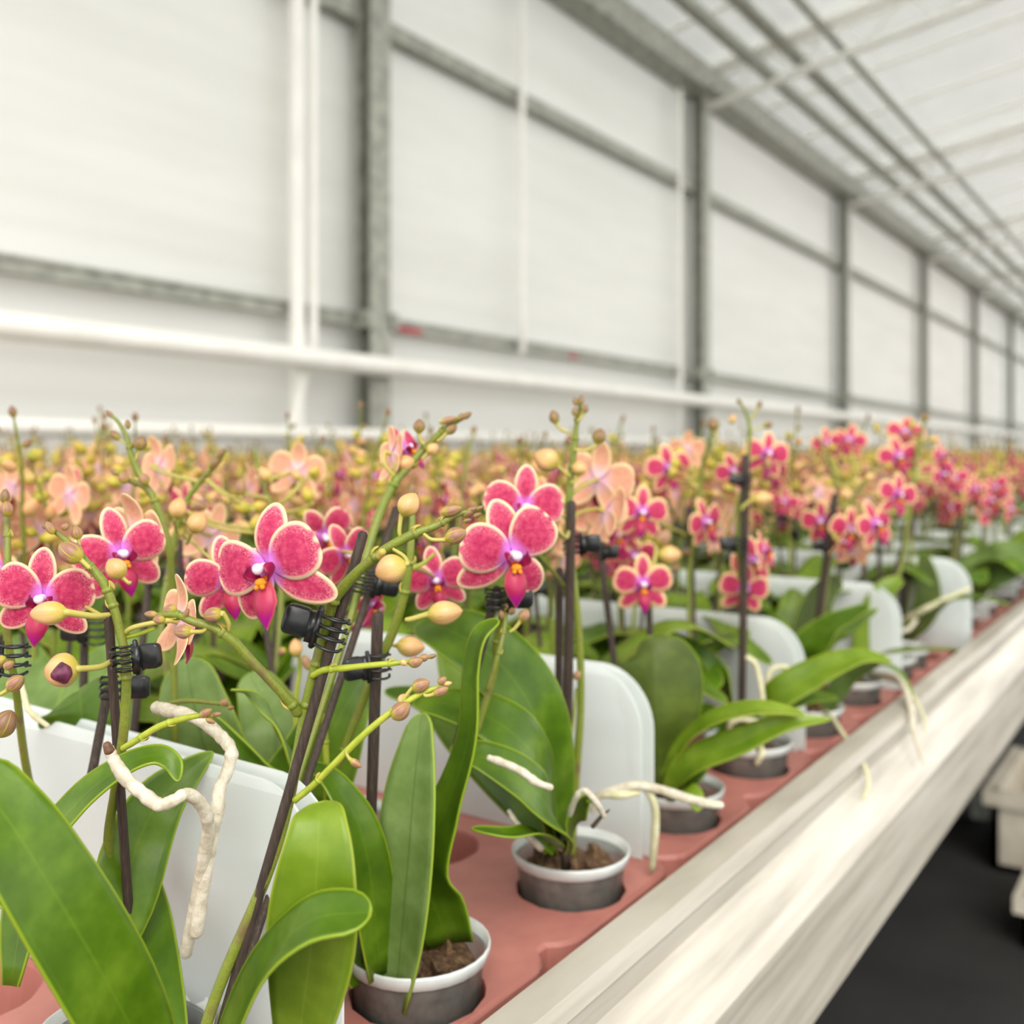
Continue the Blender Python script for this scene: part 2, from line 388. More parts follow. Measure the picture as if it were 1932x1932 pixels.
# ------------------------------------------------------------------ flowers (x right, y up, z to the viewer; reach about 1)
def tepal(g, ang, L, Wd, p, q, bend, cup, r0=0.05, nu=8, nt=12, z0=0.0, mf=0, mb=1, thick=0.02, twist=0.0):
    t = (1 - np.cos(np.linspace(0, np.pi, nt + 1))) / 2
    pk = p / (p + q); w = Wd / 2 * (t ** p * (1 - t) ** q) / (pk ** p * (1 - pk) ** q)
    w = np.maximum(w, [0.035 if x < .5 else 0.004 for x in t])
    u = np.linspace(-1, 1, nu + 1)
    X = u[None, :] * w[:, None]; Y = np.tile((r0 + L * t)[:, None], (1, nu + 1))
    Z = z0 + bend * (t ** 2)[:, None] + 0.10 * np.sin(t * 3.1)[:, None] - cup * X ** 2 / (Wd / 2) + twist * X * t[:, None]
    ca, sa = math.cos(ang - math.pi / 2), math.sin(ang - math.pi / 2)
    P = np.stack([X * ca - Y * sa, X * sa + Y * ca, Z], 2)
    fine_t = np.linspace(0.12, 1, 40); fw = Wd / 2 * (fine_t ** p * (1 - fine_t) ** q) / (pk ** p * (1 - pk) ** q)
    ox = np.concatenate([fw, -fw]); oy = np.concatenate([r0 + L * fine_t] * 2)
    d = np.sqrt((X[:, :, None] - ox) ** 2 + (Y[:, :, None] - oy) ** 2).min(2)
    N = grid_normals(P)
    return sheet_solid(g, P, N, thick, mf, mb, np.clip(d / 0.36, 0, 1), np.tile(t[:, None], (1, nu + 1)), np.tile(u, (nt + 1, 1)))
def ball(g, c, r, mat=0, seg=10, rings=6, rot=None):
    th = np.linspace(0.02, np.pi - 0.02, rings + 1); a = np.linspace(0, 2 * np.pi, seg, endpoint=False)
    v = np.stack([np.sin(th)[:, None] * np.cos(a), np.sin(th)[:, None] * np.sin(a), np.tile(np.cos(th)[:, None], (1, seg))], 2).reshape(-1, 3) * np.asarray(r)
    if rot is not None: v = v @ np.asarray(rot).T
    f = [(i * seg + j, (i + 1) * seg + j, (i + 1) * seg + (j + 1) % seg, i * seg + (j + 1) % seg) for i in range(rings) for j in range(seg)]
    f += [tuple(range(seg)), tuple(rings * seg + j for j in range(seg - 1, -1, -1))]
    return g.add(v + np.asarray(c, float), f, mat)
R_ = math.radians
FM = ['petal_front', 'petal_back']; FB = ['petal_front_broad_edge', 'petal_back']
def g_sepal(ang, L, rs, nu, nt, fm=FM): 
    return tepal(Geo(fm), R_(ang + rs.uniform(-4, 4)), L, 0.60 * rs.uniform(.94, 1.06), .52, .52, rs.uniform(-.22, .0), rs.uniform(.02, .2), nu=nu, nt=nt, z0=-0.03, twist=rs.uniform(-.1, .1))
def g_petal(ang, rs, nu, nt, fm=FM): 
    return tepal(Geo(fm), R_(ang + rs.uniform(-4, 4)), 0.97, 0.95 * rs.uniform(.96, 1.05), .56, .36, rs.uniform(-.12, .10), rs.uniform(.0, .16), nu=nu, nt=nt, z0=0.02, twist=rs.uniform(-.1, .1))
def g_lip(nu=6, nt=10):
    g = Geo(['lip_petal', 'lip_lobe', 'callus'])
    # mid lobe: out towards the viewer, then down to a pointed tip
    t = np.linspace(0, 1, nt + 1); w = np.interp(t, [0, .12, .3, .5, .72, .88, 1], [.07, .10, .20, .235, .17, .075, .01]); u = np.linspace(-1, 1, nu + 1)
    y = -0.10 - 0.86 * t; z = 0.16 + 0.26 * np.sin(t * 2.4) 
    P = np.stack([u[None] * w[:, None], np.tile(y[:, None], (1, nu + 1)), z[:, None] - 0.55 * (u[None] ** 2) * w[:, None]], 2)
    P = P[:, ::-1]; N = grid_normals(P); 
    if N[..., 2].mean() < 0: P = P[:, ::-1]; N = grid_normals(P)
    d = (1 - np.abs(np.tile(u, (nt + 1, 1)))) * w[:, None] / 0.36
    sheet_solid(g, P, N, 0.03, 0, 0, d, np.tile(t[:, None], (1, nu + 1)), np.tile(u, (nt + 1, 1)))
    for s in (-1, 1):                         # upright side lobes
        tt = np.linspace(0, 1, 6); ww = np.interp(tt, [0, .4, .8, 1], [.05, .12, .11, .02]); uu = np.linspace(-1, 1, 5)
        cy = -0.16 + 0.26 * tt; cz = 0.20 + 0.18 * tt; cx = s * (0.08 + 0.14 * np.sin(tt * 2.4))
        P = np.stack([np.tile(cx[:, None], (1, 5)), cy[:, None] - 0.5 * uu[None] * ww[:, None], cz[:, None] + uu[None] * ww[:, None]], 2)
        sheet_solid(g, P, grid_normals(P), 0.025, 1, 1, np.ones_like(P[..., 0]), np.tile(tt[:, None], (1, 5)), np.tile(uu, (6, 1)))
    ball(g, (0, -0.19, 0.30), (0.11, 0.075, 0.08), 2, 8, 5)
    for s in (-1, 1): ball(g, (s * .055, -0.26, 0.35), (0.045, 0.05, 0.05), 2, 6, 4)
    return g
def g_column():
    g = Geo(['column_white', 'petal_front'])
    ball(g, (0, 0.02, 0.16), (0.095, 0.09, 0.20), 0, 12, 8)
    ball(g, (0, 0.03, 0.31), (0.108, 0.095, 0.075), 0, 12, 8)
    return g
def g_flower(seed, nu, nt):
    rs = np.random.RandomState(seed); g = Geo(FB)
    for a, L in ((90, 1.0), (-48, 1.02), (-132, 1.02)): g.merge(g_sepal(a, L, rs, nu, nt, FB))
    for a in (14, 166): g.merge(g_petal(a, rs, nu, nt, FB))
    g.merge(g_lip(4, 6)); g.merge(g_column()); return g
def g_flower_low(seed):
    rs = np.random.RandomState(seed); g = Geo(FB)
    for a, L in ((90, 1.0), (-48, 1.02), (-132, 1.02)): g.merge(g_sepal(a, L, rs, 2, 4, FB))
    for a in (14, 166): g.merge(g_petal(a, rs, 2, 4, FB))
    g.mats += ['column_white', 'lip_petal']
    v = np.array([[-.1, -.1, .2], [.1, -.1, .2], [.0, .12, .25], [-.22, -.45, .35], [.22, -.45, .35], [0, -.9, .25]])
    g.add(v, [(0, 1, 2)], 2); g.add(v, [(0, 3, 4, 1), (3, 5, 4)], 3, along=[.1, .1, .1, .5, .5, .95]); return g
def g_bud(mat, L=1.0, Wd=0.62, seg=15, rings=10, beak=0.06):
    """Bud along +z from its base at 0 to its tip at L."""
    g = Geo([mat]); t = np.linspace(0.0, 1, rings + 1); a = np.linspace(0, 2 * np.pi, seg, endpoint=False)
    w = Wd / 2 * (np.sin(np.pi * np.clip(t, .015, .985) ** 0.88)) ** 0.62; w[-1] = 0.012
    seam = np.abs(np.cos(a * 2.5)) if seg >= 10 else np.ones(seg)
    r = w[:, None] * (1 - 0.09 * (1 - seam[None, :]) ** 2)
    v = np.stack([r * np.cos(a), r * np.sin(a), np.tile((t * L)[:, None], (1, seg))], 2)
    f = [(i * seg + j, i * seg + (j + 1) % seg, (i + 1) * seg + (j + 1) % seg, (i + 1) * seg + j) for i in range(rings) for j in range(seg)]
    f += [tuple(range(seg - 1, -1, -1)), tuple(rings * seg + j for j in range(seg))]
    return g.add(v, f, 0, None, np.repeat(t, seg), np.tile(seam, rings + 1))
def aim(z, up=(0, 0, 1), roll=0.0):
    """3x3 with local z along the direction z."""
    z = unit(z); x = np.cross(up, z)
    if np.linalg.norm(x) < 1e-4: x = np.array([1.0, 0, 0])
    x = unit(x); y = np.cross(z, x); c, s = math.cos(roll), math.sin(roll)
    return np.stack([x * c + y * s, -x * s + y * c, z], 1)
def M4(R, loc, s=1.0):
    m = np.eye(4); m[:3, :3] = np.asarray(R) * s; m[:3, 3] = loc; return m
def g_clip():
    """Black claw clip: tab on -x, prongs round the stem on +x; metres; y up, z front."""
    g = Geo(['clip_black'])
    n = 9                                   # rounded tab
    a = np.linspace(0, 2 * np.pi, 24, endpoint=False); c = np.sign(np.cos(a)) * np.abs(np.cos(a)) ** .45; s = np.sign(np.sin(a)) * np.abs(np.sin(a)) ** .45
    V = []; 
    for zz, k in ((-.0022, .86), (-.0014, 1), (.0014, 1), (.0022, .86)):
        V.append(np.stack([-.0125 + .0062 * k * c, .0005 + .0068 * k * s, np.full(24, zz) + 0.0025 * (c * .5) ** 2], 1))
    f = [(i * 24 + j, i * 24 + (j + 1) % 24, (i + 1) * 24 + (j + 1) % 24, (i + 1) * 24 + j) for i in range(3) for j in range(24)]
    f += [tuple(range(23, -1, -1)), tuple(72 + j for j in range(24))]
    g.add(np.concatenate(V), f)
    box(g, (-.0052, -.0005, 0), (.0042, .0135, .0056)); box(g, (-.0030, -.0005, 0.0012), (.0022, .0162, .0040))
    tube(g, [(-.0036, .009, .001), (-.0036, -.009, .001)], .0014, 8, 2)
    for y in (.0065, .0022, -.0022, -.0068):
        tube(g, [(-.003, y, .002), (.001, y - .0006, .0047), (.005, y - .001, .0050), (.0085, y - .0008, .0034), (.0098, y, .0005)], .00075, 6, 4)
    for y in (.0044, .0, -.0045):
        tube(g, [(-.003, y, -.002), (.001, y, -.0046), (.006, y, -.0048), (.0095, y, -.0026), (.0106, y + .0008, .0012), (.0100, y + .001, .003)], .00075, 6, 4)
    return g
def g_pot():
    g = Geo(['pot_plastic', 'pot_rim']); seg = 28; a = np.linspace(0, 2 * np.pi, seg, endpoint=False)
    prof = [(.030, -.058), (.034, -.060), (.041, .020), (.0425, .0215), (.0440, .0225), (.0455, .0290), (.0450, .0305), (.0440, .0305), (.0425, .0235), (.0400, .019), (.033, -.056)]
    v = np.array([[r * math.cos(x), r * math.sin(x), z] for r, z in prof for x in a])
    f = [(i * seg + j, i * seg + (j + 1) % seg, (i + 1) * seg + (j + 1) % seg, (i + 1) * seg + j) for i in range(len(prof) - 1) for j in range(seg)]
    mm = [1 if 3 <= i // seg <= 7 else 0 for i in range(len(f))] + [0, 0]
    f += [tuple(range(seg)), tuple((len(prof) - 1) * seg + j for j in range(seg - 1, -1, -1))]
    return g.add(v, f, mm)
def g_bark(seed=3, seg=22, rings=5):
    rs = np.random.RandomState(seed); g = Geo(['bark_chips']); V = []
    for r, z in ((.0325, -.054), (.0375, .012), (.034, .017), (.022, .020), (.010, .022)):
        a = np.linspace(0, 2 * np.pi, seg, endpoint=False)
        V.append(np.stack([r * np.cos(a), r * np.sin(a), z + (rs.uniform(-.004, .004, seg) if z > 0.013 else np.zeros(seg))], 1))
    f = [(i * seg + j, i * seg + (j + 1) % seg, (i + 1) * seg + (j + 1) % seg, (i + 1) * seg + j) for i in range(4) for j in range(seg)]
    f += [tuple(range(seg - 1, -1, -1)), tuple(4 * seg + j for j in range(seg))]
    g.add(np.concatenate(V), f)
    for k in range(14):
        x, y = rs.uniform(-.024, .024, 2); box(g, (x, y, .021 + rs.uniform(0, .004)), rs.uniform(.005, .013, 3) * (1, 1, .6), 0, aim(rs.randn(3)))
    return g

MESH = {}
for i in range(4): MESH['flower%d' % i] = g_flower(10 + i, 5, 7).mesh('flower')
for k in ('bud_pale', 'bud_mauve', 'bud_brown', 'bud_olive'): MESH[k] = g_bud(k).mesh('bud')
MESH['clip'] = g_clip().mesh('clip', smooth=True)
MESH['pot'] = g_pot().mesh('pot'); MESH['bark'] = g_bark().mesh('bark_mix', smooth=False)
MESH['rod'] = tube(Geo(['rod_wood']), [(0, 0, 0), (0, 0, 1)], 0.0021, 8, 2, cap=False).mesh('support_rod')
LOW = {}
for i in range(4): LOW['flower%d' % i] = g_flower_low(20 + i)
for k in ('bud_pale', 'bud_mauve', 'bud_brown', 'bud_olive'): LOW[k] = g_bud(k, seg=6, rings=4)
LOW['pot'] = Geo(['pot_plastic']); tube(LOW['pot'], [(0, 0, -.06), (0, 0, .03)], [.034, .045], 8, 2, cap=False)
LOW['rod'] = tube(Geo(['rod_wood']), [(0, 0, 0), (0, 0, 1)], 0.0021, 4, 1, cap=False)
LOW['clip'] = box(Geo(['clip_black']), (-.002, 0, 0), (.022, .013, .008))


# ------------------------------------------------------------------ greenhouse shell
WX = -4.06                                        # face of the screened side wall
S0, S1 = -1.0, 44.0
struct('floor', box(Geo(['floor_painted_shade']), (0, 18, -0.02), (14, 56, 0.04)))
struct('wall_left', box(Geo(['wall_screen']), (WX - .05, (S0 + S1) / 2, 2.4), (.10, S1 - S0, 4.8)))
struct('wall_end', box(Geo(['wall_screen']), (0, S1 + .05, 2.7), (8.2, .10, 5.4)))
COLS = [4.22 + 4.5 * k for k in range(-1, 9)]
CXM = -3.92
def column(s):
    g = Geo(['galvanised_steel']); z0, z1 = 0, ZC + 3.42; h = (z1 - z0)
    for dx in (-.048, .048): box(g, (CXM + dx, s, h / 2), (.012, .165, h))
    box(g, (CXM, s, h / 2), (.09, .012, h))
    box(g, (CXM, s, .01), (.26, .26, .02)); box(g, (CXM + .05, s, z1 - .02), (.28, .24, .04))
    for dy in (-.1, .1): box(g, (CXM + .03, s + dy, ZC + .77), (.10, .05, .10))   # clamps of the rail
    return struct('steel_column', g)
for s in COLS: column(s)
g = Geo(['galvanised_steel', 'red_tape'])
extrude(g, [(-3.99, ZC + .735), (-3.93, ZC + .735), (-3.93, ZC + .75), (-3.945, ZC + .75), (-3.945, ZC + .795), (-3.93, ZC + .795), (-3.93, ZC + .81), (-3.99, ZC + .81)], S0, S1)
struct('trim_1', g)
g = Geo(['galvanised_steel']); extrude(g, [(-4.02, ZC + 2.47), (-3.95, ZC + 2.47), (-3.95, ZC + 2.56), (-4.02, ZC + 2.56)], S0, S1); struct('trim_2', g)
for s0, ln in ((4.52, .26), (6.42, .10)):
    o = obj('red_tape', box(Geo(['red_tape']), (-3.927, s0, ZC + .752), (.006, ln, .035)), smooth=False)
    tag(o, 'red tape wrapped round the grey wall rail ' + ('beside the nearest column' if ln > .2 else 'below the thin white drop pipe'), 'tape')
# gutter, tie rails and the roof that climbs towards the aisle
GZ = ZC + 3.40
g = Geo(['galvanised_steel'])
extrude(g, [(-4.05, GZ), (-3.80, GZ), (-3.72, GZ + .16), (-3.74, GZ + .16), (-3.82, GZ + .03), (-4.0, GZ + .03), (-4.03, GZ + .2), (-4.06, GZ + .2)], S0, S1); struct('gutter', g)
for i, (x, z, w, h) in enumerate(((-3.40, GZ + .20, .10, .08), (-3.10, GZ + .26, .12, .05), (-2.75, GZ + .33, .06, .05))):
    struct('trim_%d' % (3 + i), box(Geo(['galvanised_steel']), (x, (S0 + S1) / 2, z), (w, S1 - S0, h)))
def roof_z(x): return GZ + .26 + (x + 4.05) * .16
for s in [COLS[0] + 4.5 * k for k in range(-1, 10)]:
    g = Geo(['white_paint'])
    for dz, r in ((-.08, .05), (-.42, .035)):
        tube(g, [(-3.85, s, roof_z(-3.85) + dz), (3.5, s, roof_z(3.5) + dz)], r, 10, 2)
    for i in range(12):
        x0 = -3.6 + i * .6; tube(g, [(x0, s, roof_z(x0) - .42), (x0 + .3, s, roof_z(x0 + .3) - .08), (x0 + .6, s, roof_z(x0 + .6) - .42)], .012, 6, 1)
    struct('roof_truss', g, True)
g = Geo(['roof_glass'])
g.add([(-4.05, S0, roof_z(-4.05)), (4.2, S0, roof_z(4.2)), (4.2, S1, roof_z(4.2)), (-4.05, S1, roof_z(-4.05))] + [(-4.05, S0, roof_z(-4.05) + .006), (4.2, S0, roof_z(4.2) + .006), (4.2, S1, roof_z(4.2) + .006), (-4.05, S1, roof_z(-4.05) + .006)],
      [(3, 2, 1, 0), (4, 5, 6, 7), (0, 1, 5, 4), (1, 2, 6, 5), (2, 3, 7, 6), (3, 0, 4, 7)])
struct('ceiling', g)
g = Geo(['white_paint'])
for k in range(38): box(g, (.07, S0 + .6 + k * 1.18, roof_z(.07) - .012), (8.2, .03, .03), 0, np.array(Matrix.Rotation(-math.atan(.16), 3, 'Y')))
struct('glazing_bars', g)
# white heating pipes and drop pipes along the wall
def pipe(x, z, r, label):
    g = Geo(['white_paint']); tube(g, [(x, S0 + .1, z), (x, 20, z), (x, S1 - .1, z)], r, 16, 6)
    for s in np.arange(3.9, 40, 4.5): box(g, (x - .06, s - .1, z), (.13, .03, .02))
    return tag(obj('heating_pipe', g), label, 'pipe')
pipe(-3.78, ZC + .50, .056, 'thick white heating pipe along the wall, upper of the two')
pipe(-3.78, ZC + .112, .038, 'slim white heating pipe just above the blurred flowers, lower of the two')
def wall_xy(px, d):               # where the ray through column px meets the plane d metres left of the eye
    y = F * d / (CT * (2280 - px)); return y, (y - d * ST) / CT
def drop(px, d, ztop, zbot, r, label, bend=None):
    y, s = wall_xy(px, d); g = Geo(['white_paint'])
    pts = [(-d, s, ztop), (-d, s, (ztop + zbot) / 2), (-d, s, zbot)] if bend is None else [(-d, s, ztop), (-d, s, bend[0] + .05), (-d, s - .02, bend[0] - .06), (-d, s + bend[1], zbot)]
    tube(g, pts, r, 12, 5); return tag(obj('drop_pipe', g), label, 'pipe')
drop(560, 3.90, ZC + 3.3, .02, .042, 'stout white vertical pipe on the wall left of the nearest grey column')
drop(592, 3.86, ZC + 3.3, ZC + .1, .022, 'thin white vertical pipe with a slanting lower end left of the grey column', (ZC + .62, -.17))
drop(985, 3.90, ZC + 3.3, ZC + .72, .024, 'thin white vertical pipe between the two nearest grey columns')
drop(1283, 3.90, ZC + 3.3, ZC + .12, .022, 'faint white vertical pipe just left of the second grey column')

# ------------------------------------------------------------------ bench, trays, dividers
TRAY = ZC - .33                                   # height of the tray tops
g = Geo(['bench_dark']); box(g, (-1.98, 12, TRAY - .075), (3.30, 25, .03))
bench = thing('bench', 'long aluminium bench carrying the whole crop', 'bench', (-.3, 0, 0))
obj('bench_top', g, bench, (-.3, 0, 0), False)
prof = [(.315, .300), (.292, .300), (.289, .312), (.297, .322), (.297, .336), (.273, .366), (.268, .376), (.268, .470), (.275, .477), (.305, .477), (.305, .472), (.276, .470), (.276, .380), (.304, .342), (.305, .312), (.315, .308)]
g = Geo(['rail_aluminium']); extrude(g, [(-d, ZC - h) for d, h in prof], -.5, 24.5); obj('edge_rail', g, bench, (-.3, 0, 0), False, 'pale aluminium edge rail')
for s in np.arange(1.2, 24, 2.4):
    for d in (.62, 2.9):
        g = Geo(['galvanised_steel']); box(g, (-d, s, (TRAY - .15) / 2), (.05, .05, TRAY - .15)); obj('leg', g, bench, (-.3, 0, 0), False)
    g = Geo(['galvanised_steel']); box(g, (-1.9, s, TRAY - .12), (3.0, .06, .06)); obj('cross_beam', g, bench, (-.3, 0, 0), False)
def crate(px, py, y, size, label):
    p = W(px, py, y); t = thing('crate', label, 'crate', (p[0], p[1], 0 if len(size) == 3 else size[3]), 'white crates under the bench')
    w, l, h = size[:3]; g = Geo(['crate_white']); th = .02
    for c, sz in (((0, 0, .01), (w, l, .02)), ((-w / 2 + th / 2, 0, h / 2), (th, l, h)), ((w / 2 - th / 2, 0, h / 2), (th, l, h)), ((0, -l / 2 + th / 2, h / 2), (w, th, h)), ((0, l / 2 - th / 2, h / 2), (w, th, h))): box(g, c, sz)
    obj('body', g, t, smooth=False)
    g = Geo(['crate_white']); 
    for c, sz in (((-w / 2 - .01, 0, h - .02), (.02, l + .04, .04)), ((w / 2 + .01, 0, h - .02), (.02, l + .04, .04)), ((0, -l / 2 - .01, h - .02), (w, .02, .04)), ((0, l / 2 + .01, h - .02), (w, .02, .04))): box(g, c, sz)
    obj('rim', g, t, smooth=False)
from mathutils.geometry import delaunay_2d_cdt
def tray_mesh(holes, L=.36, Wd=.42, cells=2, hr=.0425):
    """Top at z 0, outline scalloped towards the rail; x runs left (-) from the rail edge at 0, y along the bench."""
    pts, r = [], .028
    def arc(cx, cy, a0, a1, rr=r): 
        for i in range(6):
            a = R_(a0 + (a1 - a0) * i / 5); pts.append((cx + rr * math.cos(a), cy + rr * math.sin(a)))
    c = L / cells; e = .0015
    for i in range(cells):                        # rail side, y up
        arc(-e - r, i * c + e + r, -90 if i == 0 else -60, 0); arc(-e - r, (i + 1) * c - e - r, 0, 90 if i == cells - 1 else 60)
    arc(-Wd + e + .01, L - e - .01, 90, 180, .01); arc(-Wd + e + .01, e + .01, 180, 270, .01)
    n0 = len(pts); edges = [(i, (i + 1) % n0) for i in range(n0)]; loops = [(0, n0)]
    for hx, hy in holes:
        b = len(pts)
        for i in range(28): a = i * 2 * math.pi / 28; pts.append((hx + hr * math.cos(a), hy + hr * math.sin(a)))
        edges += [(b + i, b + (i + 1) % 28) for i in range(28)]; loops.append((b, 28))
    V, E, Fc, *_ = delaunay_2d_cdt([Vector(p) for p in pts], edges, [], 1, 1e-6)
    V = np.array([(v.x, v.y) for v in V]); f = []
    for q in Fc:
        cc = V[list(q)].mean(0)
        if any((cc[0] - hx) ** 2 + (cc[1] - hy) ** 2 < (hr * .97) ** 2 for hx, hy in holes): continue
        f.append(tuple(q))
    g = Geo(['tray_terracotta']); g.add(np.c_[V, np.zeros(len(V))], f)
    for b, k in loops:
        P = np.array(pts[b:b + k]); out = b == 0
        rings = [(0, 0), (.0025, -.003), (.004, -.052)] if out else [(0, 0), (-.001, -.003), (-.006, -.050)]
        cen = P.mean(0); VV = []
        for grow, z in rings:
            dirn = P - cen; dirn = dirn / np.linalg.norm(dirn, axis=1)[:, None]
            VV.append(np.c_[P + dirn * grow * (1 if out else 1), np.full(k, z)])
        ff = [(i * k + j, (i + 1) * k + j, (i + 1) * k + (j + 1) % k, i * k + (j + 1) % k) for i in range(len(rings) - 1) for j in range(k)]
        g.add(np.concatenate(VV), ff)
    return g.mesh('tray', smooth=False)
H1P, H2P = (.374, .272), (.466, .312)             # near pots stand where the photograph puts their rods
STD = [(-.046 - .14 * j, .09 + .18 * i) for j in range(3) for i in range(2)]
tray_std = tray_mesh(STD)
tray_near = tray_mesh([(.325 - H1P[0], H1P[1] - .02), (.325 - H2P[0], H2P[1] - .02), (-.30, .11), (-.30, .29)], Wd=.448, cells=2)
ORD = ['nearest', 'second', 'third', 'fourth', 'fifth', 'sixth', 'seventh', 'eighth', 'ninth', 'tenth', 'eleventh', 'twelfth', 'thirteenth', 'fourteenth', 'fifteenth', 'sixteenth', 'seventeenth', 'eighteenth', 'nineteenth', 'twentieth']
for c in range(3):
    for k in range(-1, 12 if c == 0 else 7):
        s = .38 + .36 * k; 
        if c and k < 0: continue
        o = bpy.data.objects.new('plant_tray', tray_near if (k == -1 and c == 0) else tray_std); COL.objects.link(o); o.location = (-.325 if k == -1 else -.354 - .42 * c, s, TRAY)
        if c == 0: tag(o, '%s reddish brown plant tray along the aluminium rail' % ORD[k + 1], 'tray', 'trays along the rail')
        else: tag(o, 'reddish brown plant tray under leaves, %s line back from the rail' % ('second' if c == 1 else 'third'), 'tray', 'trays in the %s line back' % ('second' if c == 1 else 'third'))
def far_trays():
    g = Geo(['tray_terracotta'])
    for d0, d1, s0, s1 in ((.354, .774, .38 + .36 * 12, 24.4), (.774, 1.614, .38 + .36 * 7, 24.4), (1.614, 3.55, .38, 24.4)):
        box(g, (-(d0 + d1) / 2 + .001, (s0 + s1) / 2 + .002, TRAY - .028), (d1 - d0 - .004, s1 - s0 - .004, .052))
    o = obj('tray_field', g, smooth=False); o['kind'] = 'stuff'; tag(o, 'brown tray surface under the far blurred plants', 'trays')
far_trays()
def divider(d0, d1, s, ztop, label, group=None, lean=0.0, r=.05):
    g = Geo(['divider_plastic']); n = 10; pts = []
    h = ztop - (TRAY - .05); Wd = d1 - d0
    def arc(cx, cz, a0, a1):
        for i in range(n + 1): a = R_(a0 + (a1 - a0) * i / n); pts.append((cx + r * math.cos(a), cz + r * math.sin(a)))
    pts += [(0, .051), (0, .052)]; arc(-r, h - r, 0, 90); arc(-Wd + r, h - r, 90, 180); pts += [(-Wd, .051)]
    P = np.array(pts); k = len(P)
    # a shallow bow along its width, 1.4 mm thick
    V = []
    for off in (-.0007, .0007):
        bow = .012 * np.sin(-P[:, 0] / Wd * np.pi) + lean * (P[:, 1] / h)
        V.append(np.c_[P[:, 0], bow + off, P[:, 1]])
    f = [tuple(range(k)), tuple(range(2 * k - 1, k - 1, -1))] + [(i, k + i, k + (i + 1) % k, (i + 1) % k) for i in range(k)]
    g.add(np.concatenate(V), f); o = obj('divider_sheet', g, smooth=False); o.location = (-d0, s, TRAY - .05)
    return tag(o, label, 'divider', group)

# dividers seen in the photograph: pairs of translucent sheets between the trays
DIVS = [(.355, .365, .80, .172), (.725, .378, .79, .178), (1.09, .375, .79, .187), (1.455, .36, .78, .185), (1.82, .335, .75, .178)]
for i, (s, d0, d1, h) in enumerate(DIVS):
    for j in range(2):
        lab = '%s milky white plastic divider sheet along the rail, %s of a pair' % (ORD[i], 'rear' if j else 'front')
        divider(d0 - .006 * j, d1, s + .009 * j, ZC - h + .002 * j, lab, 'divider sheets between the front trays')
for i in range(5, 14):
    s = .38 + .36 * i
    divider(.36, .76, s, ZC - .18, '%s milky white divider sheet along the rail, among the blurred plants' % ORD[i], 'divider sheets between the front trays')
for i in range(3, 11):
    divider(.83, 1.22, .38 + .36 * i, ZC - .205, 'pale divider sheet glimpsed behind the leaves in the second tray line', 'divider sheets in the second tray line')

